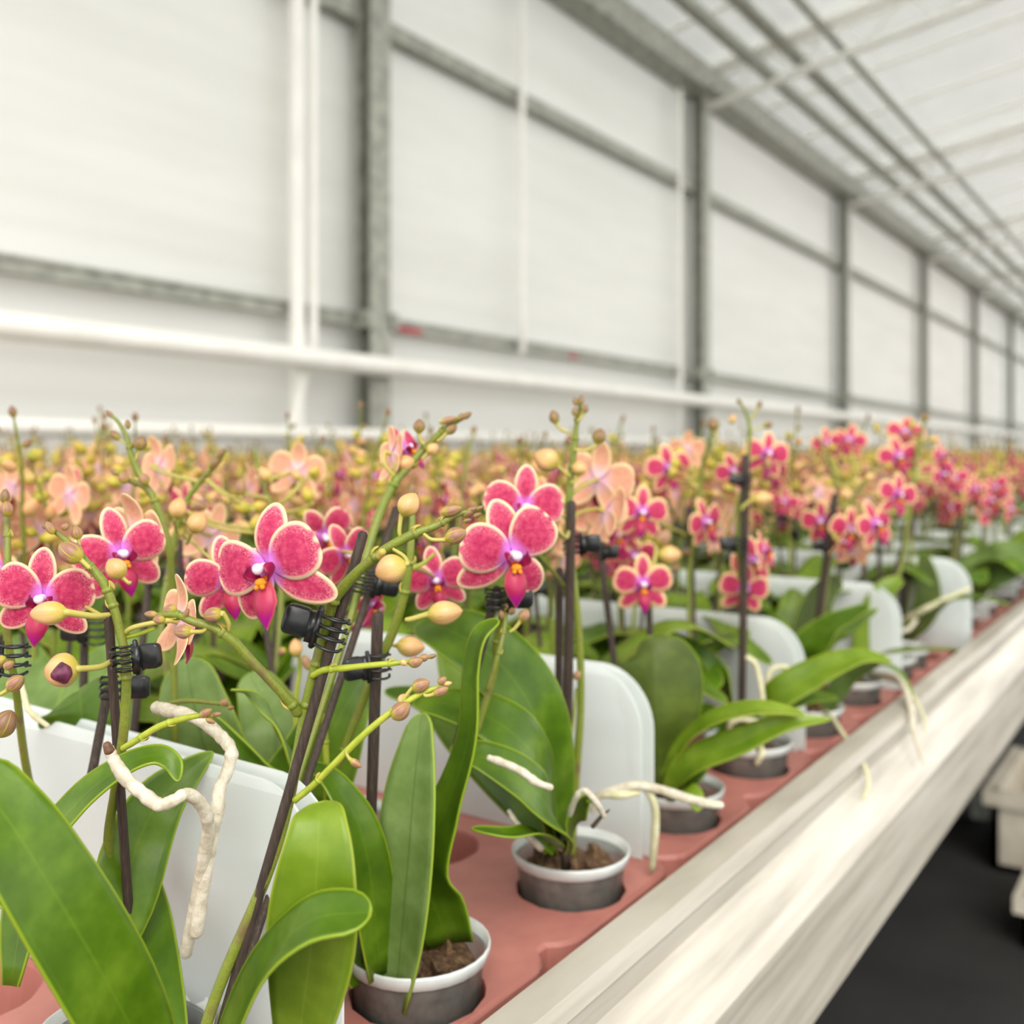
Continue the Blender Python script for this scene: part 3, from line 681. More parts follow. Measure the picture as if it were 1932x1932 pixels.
# ------------------------------------------------------------------ plants built from the photograph
class Plant:
    def __init__(s, label, base, y, pot=True, pot_rot=0.0):
        s.base = np.array([-base[0], base[1], TRAY]); s.y = y; s.seed = int(base[1] * 1000 + base[0] * 77)
        s.o = thing('potted_orchid', label, 'orchid', s.base, 'potted orchids on the bench'); HERO.append((base[0], base[1]))
        if pot:
            p = obj('pot', MESH['pot'], s.o, label='translucent grey plastic pot'); p.rotation_euler = (0, 0, pot_rot)
            obj('bark_mix', MESH['bark'], p)
    def P(s, pts):
        out = []; last = s.y
        for q in pts:
            if len(q) > 2: last = q[2]
            out.append(W(q[0], q[1], last))
        return np.array(out)
    def ys(s, pts):
        o = []; last = s.y
        for q in pts:
            if len(q) > 2: last = q[2]
            o.append(last)
        return np.array(o)
    def wm(s, pts, w):             # widths in pixels -> metres, spread along the points
        y = s.ys(pts); w = np.interp(np.linspace(0, 1, len(y)), np.linspace(0, 1, len(w)), w) if np.ndim(w) else np.full(len(y), w)
        return w * y / F
    def tube(s, name, pts, w, mat, rough=0.0, seg=10, k=6, parent=None, label=None):
        g = tube(Geo([mat]), s.P(pts), s.wm(pts, w) / 2, seg, k, rough=rough, seed=len(pts) + int(pts[0][0]))
        return obj(name, g, parent or s.o, s.base, label=label)
    def spike(s, pts, w, name='flower_spike', mat='stem_green', nodes_=()):
        g = tube(Geo([mat, 'scale_bract']), s.P(pts), s.wm(pts, w) / 2, 12, 7, rough=.03, seed=int(pts[0][0]))
        sm = smooth_path(s.P(pts), 7); wd = smooth_vals(s.wm(pts, w), len(sm))
        for t in nodes_:                     # rings with a small scale leaf
            i = int(t * (len(sm) - 1)); tg = unit(sm[min(i + 1, len(sm) - 1)] - sm[max(i - 1, 0)]); r = wd[i] / 2
            tube(g, [sm[i] - tg * r * .6, sm[i], sm[i] + tg * r * .6], [r * 1.02, r * 1.28, r * 1.05], 10, 3)
            sd = unit(np.cross(tg, FWD)) * (1 if int(t * 97) % 2 else -1)
            leaf(g, [sm[i] + sd * r * .7 - tg * r * .2, sm[i] + sd * r * 1.15 + tg * r * .9, sm[i] + sd * r * 1.25 + tg * r * 1.9], [r * 1.9, r * 1.5, r * .3], sd - FWD * .3, fold=.5, k=3, nu=4, thick=.0004, top=1, under=1)
        return obj(name, g, s.o, s.base)
    def rod(s, a, b, w):
        s.tube('support_rod', [a, b], w, 'rod_wood', rough=.04, seg=7, k=14)
    def leaf(s, pts, w, n, fold=.25, top='leaf_top', under='leaf_under', nu=8, wave=0.0, tip=.5):
        pts_ = s.P(pts); nn = np.array([C2W(unit(x)) for x in n]) if np.ndim(n) == 2 else C2W(unit(n))
        g = leaf(Geo([top, under]), pts_, s.wm(pts, w), nn, fold, 6, nu, wave=wave, tip=tip); return obj('leaf', g, s.o, s.base)
    def bud(s, a, b, w, y=None, mat='bud_pale', frm=None, pw=7, dy=0.0, beak=.06):
        """Bud from pixel a (base) to b (tip), w pixels wide, on a stalk from pixel frm."""
        y = y or s.y; A, B = W(a[0], a[1], y), W(b[0], b[1], y + dy); L = np.linalg.norm(B - A); wd = w * y / F
        o = obj('bud', g_bud(mat, 1.0, min(wd / L, 1.1), 20, 14), s.o); R = aim(B - A, roll=.6)
        o.matrix_local = Matrix(M4(R * 1.0, A - s.base, L).tolist())
        if frm is not None:
            yf = frm[2] if len(frm) > 2 else y; Fm = W(frm[0], frm[1], yf); d = unit(A - B) * L * .3
            sag = np.array([0, 0, -.12 * np.linalg.norm(A - Fm)])
            pp = np.array([Fm, (Fm + A) / 2 + d * .5 + sag * .5, A + d * .15, A + (B - A) * .04])
            inv = np.linalg.inv(M4(R, A, L)); q = pp @ inv[:3, :3].T + inv[:3, 3]
            obj('pedicel', tube(Geo(['pedicel_yellow']), q, np.array([.8, 1, 1.1, 1.5]) * pw * y / F / 2 / L, 8, 5), o)
        return o
    def flower(s, c, y, R, yaw=0, pitch=0, roll=0, frm=None, pw=8, seed=None, hi=False, lipk=1.0, ang=None, lens=(1.0, 1.04, 1.04)):
        s.seed += 7; rs = np.random.RandomState(seed if seed is not None else s.seed)
        e = bpy.data.objects.new('flower', None); COL.objects.link(e); e.parent = s.o; e.empty_display_size = .01
        z = C2W((math.sin(R_(yaw)) * math.cos(R_(pitch)), -math.cos(R_(yaw)) * math.cos(R_(pitch)), math.sin(R_(pitch))))
        C = W(c[0], c[1], y); M = M4(aim(z, roll=R_(roll)), C, R); Ml = M.copy(); Ml[:3, 3] -= s.base
        e.matrix_local = Matrix(Ml.tolist())
        nu, nt = (12, 18) if hi else (8, 11)
        ang = ang or (90, -48, -132, 14, 166)
        fm = FB if y > .8 else FM
        for i, L in enumerate(lens): obj('sepal', g_sepal(ang[i], L, rs, nu, nt, fm), e)
        for i in (3, 4): obj('petal', g_petal(ang[i], rs, nu, nt, fm), e)
        lp = obj('lip', g_lip(8, 14) if hi else g_lip(4, 8), e, label='magenta lip with an orange centre'); lp.scale = (lipk,) * 3
        obj('column', g_column(), e, label='white centre column')
        if frm is not None:
            yf = frm[2] if len(frm) > 2 else y; Fm = W(frm[0], frm[1], yf); Bk = C - z * R * .04
            pp = np.array([Fm, Fm * .5 + Bk * .5 - z * R * .35, Bk - z * R * .25, Bk]); inv = np.linalg.inv(M)
            obj('pedicel', tube(Geo(['pedicel_yellow']), pp @ inv[:3, :3].T + inv[:3, 3], pw * y / F / 2 / R * np.array([1, .9, .9, 1.2]), 8, 5), e)
        return e
    def cluster(s, c, r, n, y, stem, seed, size=(22, 34)):
        rs = np.random.RandomState(seed)
        for i in range(n):
            x, yy = c[0] + r[0] * rs.uniform(-1, 1), c[1] + r[1] * rs.uniform(-1, 1); L = rs.uniform(*size); a = rs.uniform(-.6, 3.7)
            yd = y + rs.uniform(-.03, .05); st = stem[np.argmin([(q[0] - x) ** 2 + (q[1] - yy - 10) ** 2 for q in stem])]
            s.bud((x, yy), (x + L * math.cos(a), yy - L * math.sin(a)), L * rs.uniform(.62, .75), yd, rs.choice(['bud_pale', 'bud_olive', 'bud_olive', 'bud_mauve']), (st[0], st[1], y), L * .17)
    def clip(s, c, y=None, roll=0, yaw=0, k=1.0, flip=False):
        y = y or s.y; o = obj('clip', MESH['clip'], s.o, label='black claw clip')
        R = aim(C2W((math.sin(R_(yaw)), -math.cos(R_(yaw)), 0)), roll=R_(roll))
        if flip: R = R @ np.diag([-1, 1, -1])
        o.matrix_local = Matrix(M4(R, W(c[0], c[1], y) - s.base, k).tolist())
    def root(s, pts, w, tip=None, mat='root_white', rough=.09):
        o = s.tube('aerial_root', pts, w, mat, rough=rough, seg=12, k=9)
        if tip:
            g = tube(Geo(['root_tip_brown']), s.P(tip), s.wm(tip, [w[0] * 1.02 if np.ndim(w) else w, (w[0] if np.ndim(w) else w) * .75]) / 2, 10, 4); obj('root_tip', g, o, s.base, label='brown growing tip')
HERO = []

# --- the plant with the large sharp flower
p = Plant('sharp orchid carrying the largest pink flower, tied to a leaning dark stick', H1P, .45)
p.rod((685, 1008, .452), (345, 2190, .44), 20)
p.spike([(330, 2160, .44), (400, 1900, .442), (500, 1660, .446), (540, 1530, .45), (562, 1420, .453), (578, 1330, .453), (600, 1240, .452), (620, 1160, .45), (632, 1128, .447), (672, 1082, .444), (722, 1040, .442), (775, 1010, .442), (822, 992, .444), (862, 971, .446), (905, 962, .448)],
        [22, 22, 22, 22, 21, 20, 20, 20, 22, 20, 19, 18, 15, 11, 7], nodes_=(.36, .42, .57, .70, .80, .88))
p.tube('cut_node', [(716, 1050, .437), (722, 1040, .4345)], [17, 15], 'scale_bract', seg=10)
p.spike([(562, 1345, .452), (548, 1325, .449), (512, 1286, .444), (474, 1246, .44), (438, 1208, .437), (405, 1186, .436), (362, 1172, .435), (335, 1160, .435), (305, 1160, .436), (282, 1163, .436)], [22, 20, 18, 18, 20, 17, 16, 15, 11, 7], 'side_branch', nodes_=(.10, .52, .78))
p.spike([(590, 1275, .45), (612, 1264, .447), (645, 1261, .445), (690, 1256, .443), (735, 1252, .442), (772, 1249, .442)], [14, 13, 13, 11, 11, 8], 'side_branch', 'branch_lime', nodes_=(.3, .8))
p.spike([(556, 1510, .447), (590, 1482, .444), (632, 1440, .44), (680, 1392, .438), (722, 1356, .437), (765, 1326, .437), (800, 1306, .438), (832, 1296, .44)], [13, 13, 13, 13, 13, 12, 11, 8], 'side_branch', 'branch_lime', nodes_=(.2, .64))
p.bud((832, 968), (872, 958), 23, .444, 'bud_mauve'); p.bud((840, 1018), (880, 1002), 33, .44, 'bud_mauve', (800, 1008), 8)
for a, b, w, m in (((872, 974), (896, 962), 14, 'bud_brown'), ((880, 966), (903, 957), 12, 'bud_brown'), ((893, 975), (908, 969), 10, 'bud_brown'), ((874, 984), (890, 980), 10, 'bud_brown'), ((898, 962), (914, 955), 9, 'bud_brown')): p.bud(a, b, w, .447, m)
p.bud((758, 972), (785, 931), 42, .445, 'bud_pale', (757, 1016), 8); p.bud((766, 1064), (708, 1084), 56, .43, 'bud_pale', (742, 1036, .438), 8)
p.flower((508, 1071), .435, .0268, yaw=-20, pitch=-4, roll=9, frm=(622, 1142, .448), pw=10, seed=5, hi=True, ang=(80, -30, -128, 22, 172), lens=(1.0, 1.2, 1.0))
p.bud((420, 1158), (383, 1162), 30, .433, 'bud_mauve', (432, 1190, .436), 9); p.bud((362, 1192), (328, 1192), 28, .43, 'bud_mauve', (388, 1188, .434), 8)
p.bud((334, 1150), (308, 1150), 21, .437, 'bud_mauve'); p.bud((312, 1170), (288, 1168), 18, .434, 'bud_mauve'); p.bud((298, 1160), (272, 1158), 14, .436, 'bud_mauve'); p.bud((346, 1168), (356, 1148), 12, .434, 'bud_brown')
p.bud((770, 1252), (798, 1246), 22, .44, 'bud_mauve'); p.bud((790, 1244), (810, 1238), 15, .443, 'bud_mauve'); p.bud((806, 1241), (824, 1236), 9, .443, 'bud_brown'); p.bud((755, 1246), (768, 1255), 12, .438, 'bud_pale')
p.bud((741, 1356), (772, 1326), 34, .433, 'bud_mauve'); p.bud((752, 1330), (774, 1312), 26, .44, 'bud_pale'); p.bud((777, 1300), (811, 1286), 27, .437, 'bud_mauve', (760, 1325), 7); p.bud((817, 1310), (846, 1298), 19, .436, 'bud_mauve', (800, 1310), 7)
p.bud((826, 1290), (842, 1278), 15, .44, 'bud_mauve'); p.bud((836, 1292), (853, 1288), 10, .44, 'bud_pale')
p.bud((660, 1432), (682, 1448), 15, .437, 'bud_mauve', (654, 1416), 6)
p.clip((612, 1186), .4405, roll=-15, k=1.0)
p.leaf([(560, 1990, .42), (585, 1800, .405), (598, 1640, .40), (601, 1550, .405), (603, 1512, .415)], [90, 150, 182, 150, 74], (-.05, -.75, .65), .10, 'leaf_young', tip=.5)
p.leaf([(330, 2100, .43), (200, 1850, .40), (75, 1640, .385), (10, 1540, .385), (-70, 1440, .39)], [80, 170, 190, 170, 120], (.35, -.55, .75), .12, nu=10)
p.leaf([(380, 2080, .43), (480, 1850, .40), (580, 1740, .38), (700, 1720, .375)], [60, 120, 130, 90], (-.1, -.5, .85), .15)
p.leaf([(330, 2100, .45), (260, 1850, .50), (240, 1700, .54), (236, 1620, .56)], [60, 140, 150, 100], (.1, -.6, .75), .15)
# its taller second spike, leaning behind
p.rod((748, 960, .655), (420, 1960, .49), 15)
p.spike([(400, 1980, .49), (560, 1480, .56), (640, 1235, .60), (672, 1130, .62), (694, 1040, .635), (716, 970, .645), (742, 915, .65), (770, 880, .655), (797, 850, .66), (822, 826, .66), (850, 802, .66), (882, 783, .66)], [16, 15, 14, 14, 16, 17, 17, 15, 14, 13, 11, 8], nodes_=(.55, .66, .75, .86))
p.flower((740, 856), .66, .0185, yaw=118, pitch=-5, roll=-14, frm=(752, 905, .655), seed=31); p.flower((764, 848), .70, .019, yaw=60, pitch=20, roll=20, seed=32)
for a, b, w, m, fr in (((790, 818), (792, 790), 23, 'bud_brown', (800, 838)), ((842, 818), (862, 802), 18, 'bud_brown', (825, 832)), ((828, 798), (862, 788), 14, 'bud_mauve', None), ((862, 792), (880, 782), 14, 'bud_brown', None), ((872, 790), (890, 778), 12, 'bud_brown', None), ((806, 856), (826, 838), 22, 'bud_pale', (796, 866)), ((746, 880), (782, 868), 32, 'bud_pale', (756, 902))): p.bud(a, b, w, .655, m, fr, 6)
p.clip((700, 1098), .61, roll=-15, yaw=25, k=1.0, flip=True); p.flower((650, 1045), .68, .021, yaw=40, pitch=-10, roll=30, frm=(690, 1050, .635), seed=34)
p.flower((700, 1140), .66, .022, yaw=70, pitch=-25, roll=-60, seed=35)

# --- the plant at the left, tied twice to an upright stick
p = Plant('orchid on an upright dark stick with thick white aerial roots, before the divider sheet', H2P, .52)
p.rod((203, 1142, .50), (262, 2000, .52), 18)
p.spike([(240, 1990, .52), (205, 1640, .515), (217, 1490, .508), (231, 1400, .50), (238, 1310, .497), (236, 1240, .495), (224, 1180, .495), (209, 1130, .495), (193, 1096, .495), (166, 1064, .495), (136, 1030, .498), (108, 1006, .50), (86, 994, .50)], [20, 19, 18, 18, 18, 17, 16, 17, 17, 15, 13, 10, 7], nodes_=(.37, .57, .62, .74))
p.bud((154, 1058), (112, 1026), 42, .49, 'bud_mauve', (170, 1072), 9); p.bud((101, 1008), (88, 984), 17, .497, 'bud_mauve'); p.bud((118, 1000), (128, 988), 14, .50, 'bud_mauve'); p.bud((92, 996), (78, 990), 11, .50, 'bud_brown'); p.bud((148, 1018), (142, 992), 22, .503, 'bud_mauve', (150, 1036), 6)
p.bud((127, 1156), (56, 1158), 46, .475, 'bud_pale', (205, 1160, .49), 13)
p.flower((82, 1128), .505, .0245, yaw=8, pitch=-4, roll=-6, frm=(198, 1165, .498), seed=41, hi=True, ang=(98, -38, -140, 22, 158))
p.bud((148, 1262), (84, 1268), 66, .47, 'bud_pale', (212, 1246, .49), 12, beak=.3); p.tube('bud_throat', [(119, 1270, .4625), (104, 1274, .4595)], [44, 22], 'bud_throat')
p.flower((338, 1172), .50, .0225, yaw=128, pitch=-8, roll=5, frm=(234, 1196, .497), pw=11, seed=43, hi=True)
p.spike([(238, 1202, .497), (262, 1196, .497), (290, 1186, .497)], [9, 9, 8], 'side_branch', 'branch_lime')
p.spike([(232, 1412, .498), (262, 1394, .495), (300, 1371, .493), (345, 1356, .492), (378, 1350, .492), (402, 1350, .493)], [13, 13, 13, 12, 10, 8], 'side_branch', 'branch_lime', nodes_=(.25, .5))
p.bud((376, 1352), (400, 1338), 17, .49, 'bud_mauve'); p.bud((388, 1356), (406, 1364), 11, .49, 'bud_mauve'); p.bud((398, 1350), (418, 1346), 10, .493, 'bud_mauve')
p.clip((244, 1242), .487, roll=6, yaw=-12, k=.9, flip=True)
p.root([(205, 1412, .462), (218, 1440, .462), (240, 1472, .462), (268, 1496, .462), (300, 1518, .463), (328, 1510, .462), (352, 1498, .468), (378, 1516, .475), (392, 1550, .482), (388, 1600, .49), (350, 1800, .51)], [20, 23, 25, 25, 26, 23, 23, 24, 25, 25, 24], tip=[(207, 1418, .461), (201, 1404, .461)])
p.root([(293, 1334, .52), (320, 1341, .517), (352, 1348, .513), (388, 1366, .51), (415, 1388, .507), (436, 1416, .503), (430, 1452, .50), (414, 1490, .497), (410, 1530, .494), (400, 1575, .493), (370, 1760, .50)], [24, 26, 24, 24, 24, 26, 24, 24, 26, 27, 27])
p.leaf([(20, 1860, .46), (60, 1640, .475), (140, 1520, .48), (225, 1450, .485), (290, 1424, .487), (325, 1438, .486), (336, 1474, .482)], [40, 80, 92, 84, 72, 50, 24], (-.25, -.55, .8), .16)
p.leaf([(200, 1830, .50), (250, 1620, .52), (295, 1520, .54), (350, 1462, .55), (402, 1418, .56)], [60, 120, 118, 84, 16], (.55, -.5, .65), .22)
p.leaf([(150, 1760, .50), (20, 1640, .52), (-60, 1600, .53)], [70, 120, 80], (0, -.5, .85), .15)
p.root([(72, 1505, .56), (80, 1540, .555), (92, 1600, .55)], [8, 15, 17], rough=.05, tip=[(72, 1506, .56), (70, 1496, .56)])

# --- upright stick in front of the pale leaf
p = Plant('orchid on a short upright stick, stem with one fat yellow bud and a black clip', (.40, .47), .585)
p.rod((713, 1161, .575), (690, 1850, .60), 22)
p.spike([(700, 1840, .61), (625, 1520, .60), (650, 1415, .597), (682, 1330, .593), (712, 1255, .59), (742, 1190, .588), (762, 1125, .585), (772, 1068, .583), (775, 1030, .583), (778, 985, .585), (776, 950, .588), (777, 922, .59)], [18, 17, 16, 17, 18, 18, 17, 15, 14, 12, 10, 7], nodes_=(.19, .57, .66))
p.bud((806, 1160), (873, 1152), 46, .57, 'bud_pale', (766, 1169), 11); p.bud((776, 940), (778, 912), 12, .588, 'bud_brown'); p.bud((783, 935), (786, 922), 8, .588, 'bud_brown')
p.flower((824, 1094), .66, .0215, yaw=4, pitch=-4, roll=10, frm=(778, 1072, .60), seed=52)
p.spike([(778, 1072, .59), (800, 1062, .61), (818, 1046, .63)], [9, 8, 7], 'side_branch', 'branch_lime')
p.clip((704, 1256), .567, roll=4, yaw=30, k=.95)
p.bud((748, 1218), (802, 1222), 40, .64, 'bud_pale', (744, 1196, .60), 7)
p.spike([(612, 1590, .60), (616, 1480, .60), (614, 1400, .60), (611, 1350, .60)], [13, 13, 12, 11], 'side_branch', 'branch_lime', nodes_=(.7,)); p.bud((611, 1336), (611, 1300), 18, .60, 'bud_mauve')
p.leaf([(745, 1900, .58), (768, 1650, .575), (778, 1520, .575), (788, 1420, .58), (796, 1345, .59)], [60, 120, 136, 118, 50], (-.55, -.8, .2), .22, 'leaf_under', 'leaf_top')
p.leaf([(690, 1850, .59), (560, 1560, .64), (600, 1440, .645), (645, 1345, .65), (694, 1268, .66)], [60, 150, 165, 140, 50], (.25, -.75, .6), .14)
p.leaf([(720, 1840, .58), (690, 1600, .57), (640, 1490, .57), (590, 1440, .58)], [60, 90, 76, 30], (.4, -.6, .7), .2)
p.leaf([(650, 1800, .60), (565, 1540, .59), (500, 1460, .595), (440, 1396, .60), (398, 1350, .61)], [30, 46, 42, 40, 16], (-.75, -.2, .62), .35)
p.leaf([(660, 1760, .61), (590, 1500, .60), (548, 1420, .595), (510, 1350, .595), (474, 1310, .59), (436, 1300, .585)], [30, 44, 42, 36, 28, 12], (-.7, -.1, .7), .4, 'leaf_young')
# its second stick, leaning to the right behind the tall leaf
p.rod((938, 1110, .625), (760, 1800, .62), 17)
p.spike([(752, 1800, .62), (918, 1320, .64), (936, 1210, .635), (948, 1160, .63), (958, 1110, .625), (965, 1075, .62)], [14, 14, 13, 13, 12, 10], nodes_=(.4,))
p.flower((966, 1046), .60, .0318, yaw=18, pitch=-6, roll=0, frm=(962, 1090, .625), seed=55, hi=True, ang=(112, -48, -146, 46, 168), lens=(1.05, .95, 1.1))
p.clip((948, 1130), .612, roll=3, k=1.0, flip=True)
p.bud((950, 1168), (944, 1150), 14, .61, 'bud_mauve'); p.bud((962, 1160), (970, 1145), 14, .61, 'bud_mauve'); p.bud((982, 1172), (996, 1150), 22, .60, 'bud_mauve', (962, 1192), 7); p.bud((952, 1152), (958, 1138), 10, .61, 'bud_brown')
p.spike([(920, 1300, .60), (938, 1240, .60), (950, 1195, .605), (955, 1160, .61)], [10, 10, 9, 7], 'side_branch', nodes_=(.4, .7))

# --- the plant with the tall curling leaf
p = Plant('orchid with the tall dark curling leaf, tall bare bud spike and upright black clip', (.40, .65), .74)
p.rod((1078, 950, .722), (1066, 1640, .745), 19); p.rod((1056, 1075, .76), (1052, 1640, .765), 15)
p.spike([(1078, 1620, .76), (1086, 1480, .75), (1096, 1320, .745), (1091, 1180, .742), (1076, 1040, .74), (1073, 960, .74), (1078, 890, .74), (1084, 840, .74), (1088, 800, .74), (1094, 770, .74), (1092, 752, .74)], [15, 15, 14, 14, 15, 15, 14, 12, 9, 7, 5], nodes_=(.45, .62, .74, .82))
for a, b, w, m, fr in (((1049, 800), (1042, 774), 20, 'bud_brown', (1076, 815)), ((1127, 838), (1134, 808), 27, 'bud_brown', (1084, 848)), ((1086, 786), (1084, 768), 13, 'bud_brown', None), ((1100, 780), (1107, 764), 14, 'bud_brown', (1090, 795)), ((1088, 766), (1084, 750), 11, 'bud_brown', None), ((1095, 766), (1097, 746), 12, 'bud_brown', None), ((1052, 880), (1010, 855), 46, 'bud_pale', (1076, 898)), ((1090, 898), (1096, 868), 28, 'bud_pale', (1078, 910))): p.bud(a, b, w, .735, m, fr, 6)
p.flower((988, 958), .66, .0275, yaw=12, pitch=0, roll=-8, frm=(1068, 975, .74), seed=61); p.bud((1046, 1000), (998, 990), 34, .65, 'bud_pale', (1074, 1000, .73), 9)
p.flower((1128, 905), .80, .030, yaw=150, pitch=5, roll=15, frm=(1082, 930, .745), seed=62); p.flower((1142, 965), .80, .029, yaw=110, pitch=-15, roll=-12, frm=(1082, 985, .745), seed=63)
p.flower((1128, 960), .83, .028, yaw=200, pitch=-10, roll=170, seed=64); p.clip((1088, 1027), .733, roll=2, k=.95, flip=True); p.clip((1132, 1042), .85, roll=0, k=.85, flip=True)
p.spike([(1068, 1112, .745), (1040, 1075, .73), (1016, 1046, .72)], [9, 8, 7], 'side_branch'); p.spike([(1088, 1300, .745), (1080, 1370, .735), (1070, 1420, .73)], [7, 6, 5], 'side_branch'); p.bud((1084, 1282), (1094, 1266), 14, .735, 'bud_mauve')
p.leaf([(850, 1780, .62), (800, 1640, .60), (848, 1510, .59), (884, 1390, .585), (890, 1270, .585), (904, 1200, .585), (940, 1168, .59)], [90, 130, 122, 84, 70, 58, 40], [(-.2, -.9, .3), (-.2, -.9, .3), (-.5, -.8, .2), (-.8, -.5, .1), (-.8, -.5, .3), (-.7, -.5, .5), (-.3, -.5, .8)], .16, nu=10, wave=.05)
p.leaf([(1056, 1580, .73), (1040, 1450, .70), (1000, 1330, .68), (930, 1240, .68), (850, 1190, .69), (790, 1176, .71)], [60, 100, 140, 150, 130, 60], (.25, -.72, .62), .12, nu=10)
p.leaf([(1050, 1590, .72), (1030, 1470, .67), (985, 1400, .65), (920, 1352, .65), (850, 1330, .66), (780, 1322, .67)], [50, 96, 118, 116, 90, 40], (.15, -.62, .75), .14)
p.leaf([(1060, 1590, .72), (1040, 1530, .65), (985, 1472, .63), (915, 1430, .625), (850, 1410, .63)], [50, 90, 100, 92, 40], (.3, -.6, .72), .18)
p.leaf([(1050, 1600, .74), (900, 1420, .74), (820, 1330, .75), (726, 1302, .76)], [40, 96, 90, 26], (-.1, -.4, .9), .16)
p.leaf([(1050, 1600, .74), (900, 1320, .80), (860, 1210, .82), (868, 1150, .83)], [50, 130, 110, 50], (.15, -.8, .5), .14, 'leaf_young')
p.root([(922, 1430, .605), (950, 1440, .603), (985, 1456, .60), (1012, 1476, .60), (1040, 1486, .602)], [14, 16, 16, 16, 13], rough=.12)
p.root([(1058, 1600, .70), (1080, 1520, .66), (1100, 1492, .65), (1122, 1510, .65), (1140, 1540, .66)], [13, 13, 12, 12, 11]); p.root([(1020, 1600, .68), (980, 1560, .64), (960, 1530, .635)], [14, 13, 9])
p.leaf([(1070, 1600, .70), (1085, 1550, .67), (1105, 1508, .66), (1120, 1512, .655)], [30, 46, 38, 10], (.2, -.7, .6), .2, 'leaf_olive', 'leaf_olive')
p.leaf([(1060, 1600, .70), (1010, 1570, .64), (960, 1572, .62), (890, 1562, .62)], [30, 40, 36, 14], (0, -.4, .9), .3)
p.spike([(1118, 1560, .66), (1135, 1540, .66), (1150, 1528, .66)], [9, 7, 3], 'side_branch', 'rod_wood')

# --- the plant with the broad notched leaf behind the rounded divider
p = Plant('orchid with one broad heart-shaped leaf beside the rounded white divider sheet', (.40, .83), .87)
p.leaf([(1250, 1500, .875), (1245, 1440, .87), (1240, 1370, .86), (1238, 1295, .86), (1236, 1236, .865), (1222, 1200, .875)], [30, 84, 150, 178, 176, 120], (-.10, -.98, -.1), -.42, 'leaf_olive', 'leaf_top', nu=12, tip=.35)
p.leaf([(1250, 1490, .875), (1285, 1410, .86), (1345, 1360, .84), (1430, 1338, .82), (1518, 1346, .81)], [16, 42, 54, 46, 14], (.1, -.45, .88), .3, 'leaf_young', nu=8)
p.leaf([(1252, 1496, .87), (1300, 1440, .85), (1390, 1402, .83), (1480, 1366, .82), (1568, 1356, .82)], [14, 52, 56, 36, 9], (.15, -.7, .66), .25, 'leaf_young', 'leaf_under')
p.leaf([(1256, 1500, .88), (1285, 1462, .87), (1320, 1436, .87), (1345, 1428, .87)], [20, 64, 60, 20], (.2, -.8, .5), .2)
p.leaf([(1262, 1510, .86), (1286, 1492, .84), (1308, 1500, .83), (1318, 1530, .825)], [16, 40, 44, 26], (.3, -.6, .7), .2, 'leaf_young')
p.rod((1224, 1150, .93), (1244, 1540, .90), 13); p.rod((1122, 960, .95), (1196, 1540, .90), 13)
p.spike([(1250, 1530, .90), (1232, 1280, .925), (1226, 1180, .93), (1228, 1140, .93)], [11, 11, 10, 9], nodes_=(.5,))
p.flower((1212, 1102), .90, .0268, yaw=4, pitch=-2, roll=2, frm=(1228, 1140, .93), seed=71); p.bud((1240, 1048), (1286, 1046), 36, .95, 'bud_pale', (1232, 1100, .93), 7); p.bud((1240, 1030), (1262, 1000), 30, .95, 'bud_mauve', (1234, 1090, .93), 6)
p.root([(1118, 1530, .78), (1130, 1502, .775), (1160, 1490, .77), (1200, 1482, .765), (1245, 1490, .76), (1295, 1506, .75), (1335, 1516, .745), (1362, 1519, .743)], [14, 15, 16, 17, 18, 18, 17, 13], rough=.05)
p.root([(1216, 1484, .765), (1232, 1510, .765), (1237, 1550, .77), (1230, 1640, .78)], [14, 15, 15, 14], rough=.05, mat='root_green')
p.root([(1130, 1500, .775), (1170, 1500, .765), (1205, 1496, .765)], [12, 14, 10], mat='root_green')

# --- the plant whose clear pot shows at the tray edge
p = Plant('orchid in the clearly visible grey pot with a tall dark stick and stacked flowers', (.40, 1.01), 1.06)
p.rod((1408, 862, 1.035), (1398, 1440, 1.045), 16); p.rod((1300, 960, 1.12), (1310, 1330, 1.10), 15)
p.spike([(1398, 1430, 1.06), (1400, 1260, 1.05), (1402, 1120, 1.05), (1392, 1020, 1.05), (1398, 940, 1.05), (1410, 870, 1.05), (1414, 815, 1.05), (1408, 780, 1.05), (1396, 758, 1.05)], [12, 12, 11, 11, 10, 9, 8, 6, 5], nodes_=(.3, .6, .75))
p.flower((1420, 1060), 1.11, .028, yaw=20, pitch=0, roll=10, frm=(1400, 1090, 1.06), seed=81); p.flower((1403, 1112), 1.10, .028, yaw=5, pitch=-5, roll=-10, frm=(1402, 1140, 1.06), seed=82)
p.flower((1440, 1040), 1.07, .022, yaw=60, pitch=10, seed=83); p.flower((1446, 858), 1.10, .026, yaw=10, pitch=5, roll=-10, frm=(1410, 870, 1.05), seed=84); p.flower((1385, 890), 1.12, .022, yaw=-10, pitch=5, roll=20, frm=(1400, 900, 1.05), seed=85)
p.bud((1418, 944), (1460, 938), 28, 1.03, 'bud_pale', (1400, 962), 6); p.bud((1440, 804), (1458, 800), 14, 1.05, 'bud_brown', (1414, 812), 4); p.bud((1430, 770), (1436, 756), 10, 1.05, 'bud_brown', (1414, 795), 4); p.bud((1396, 762), (1392, 752), 9, 1.05, 'bud_brown')
p.bud((1352, 812), (1340, 790), 24, 1.08, 'bud_brown', (1345, 850), 5); p.bud((1378, 800), (1386, 782), 14, 1.08, 'bud_pale')
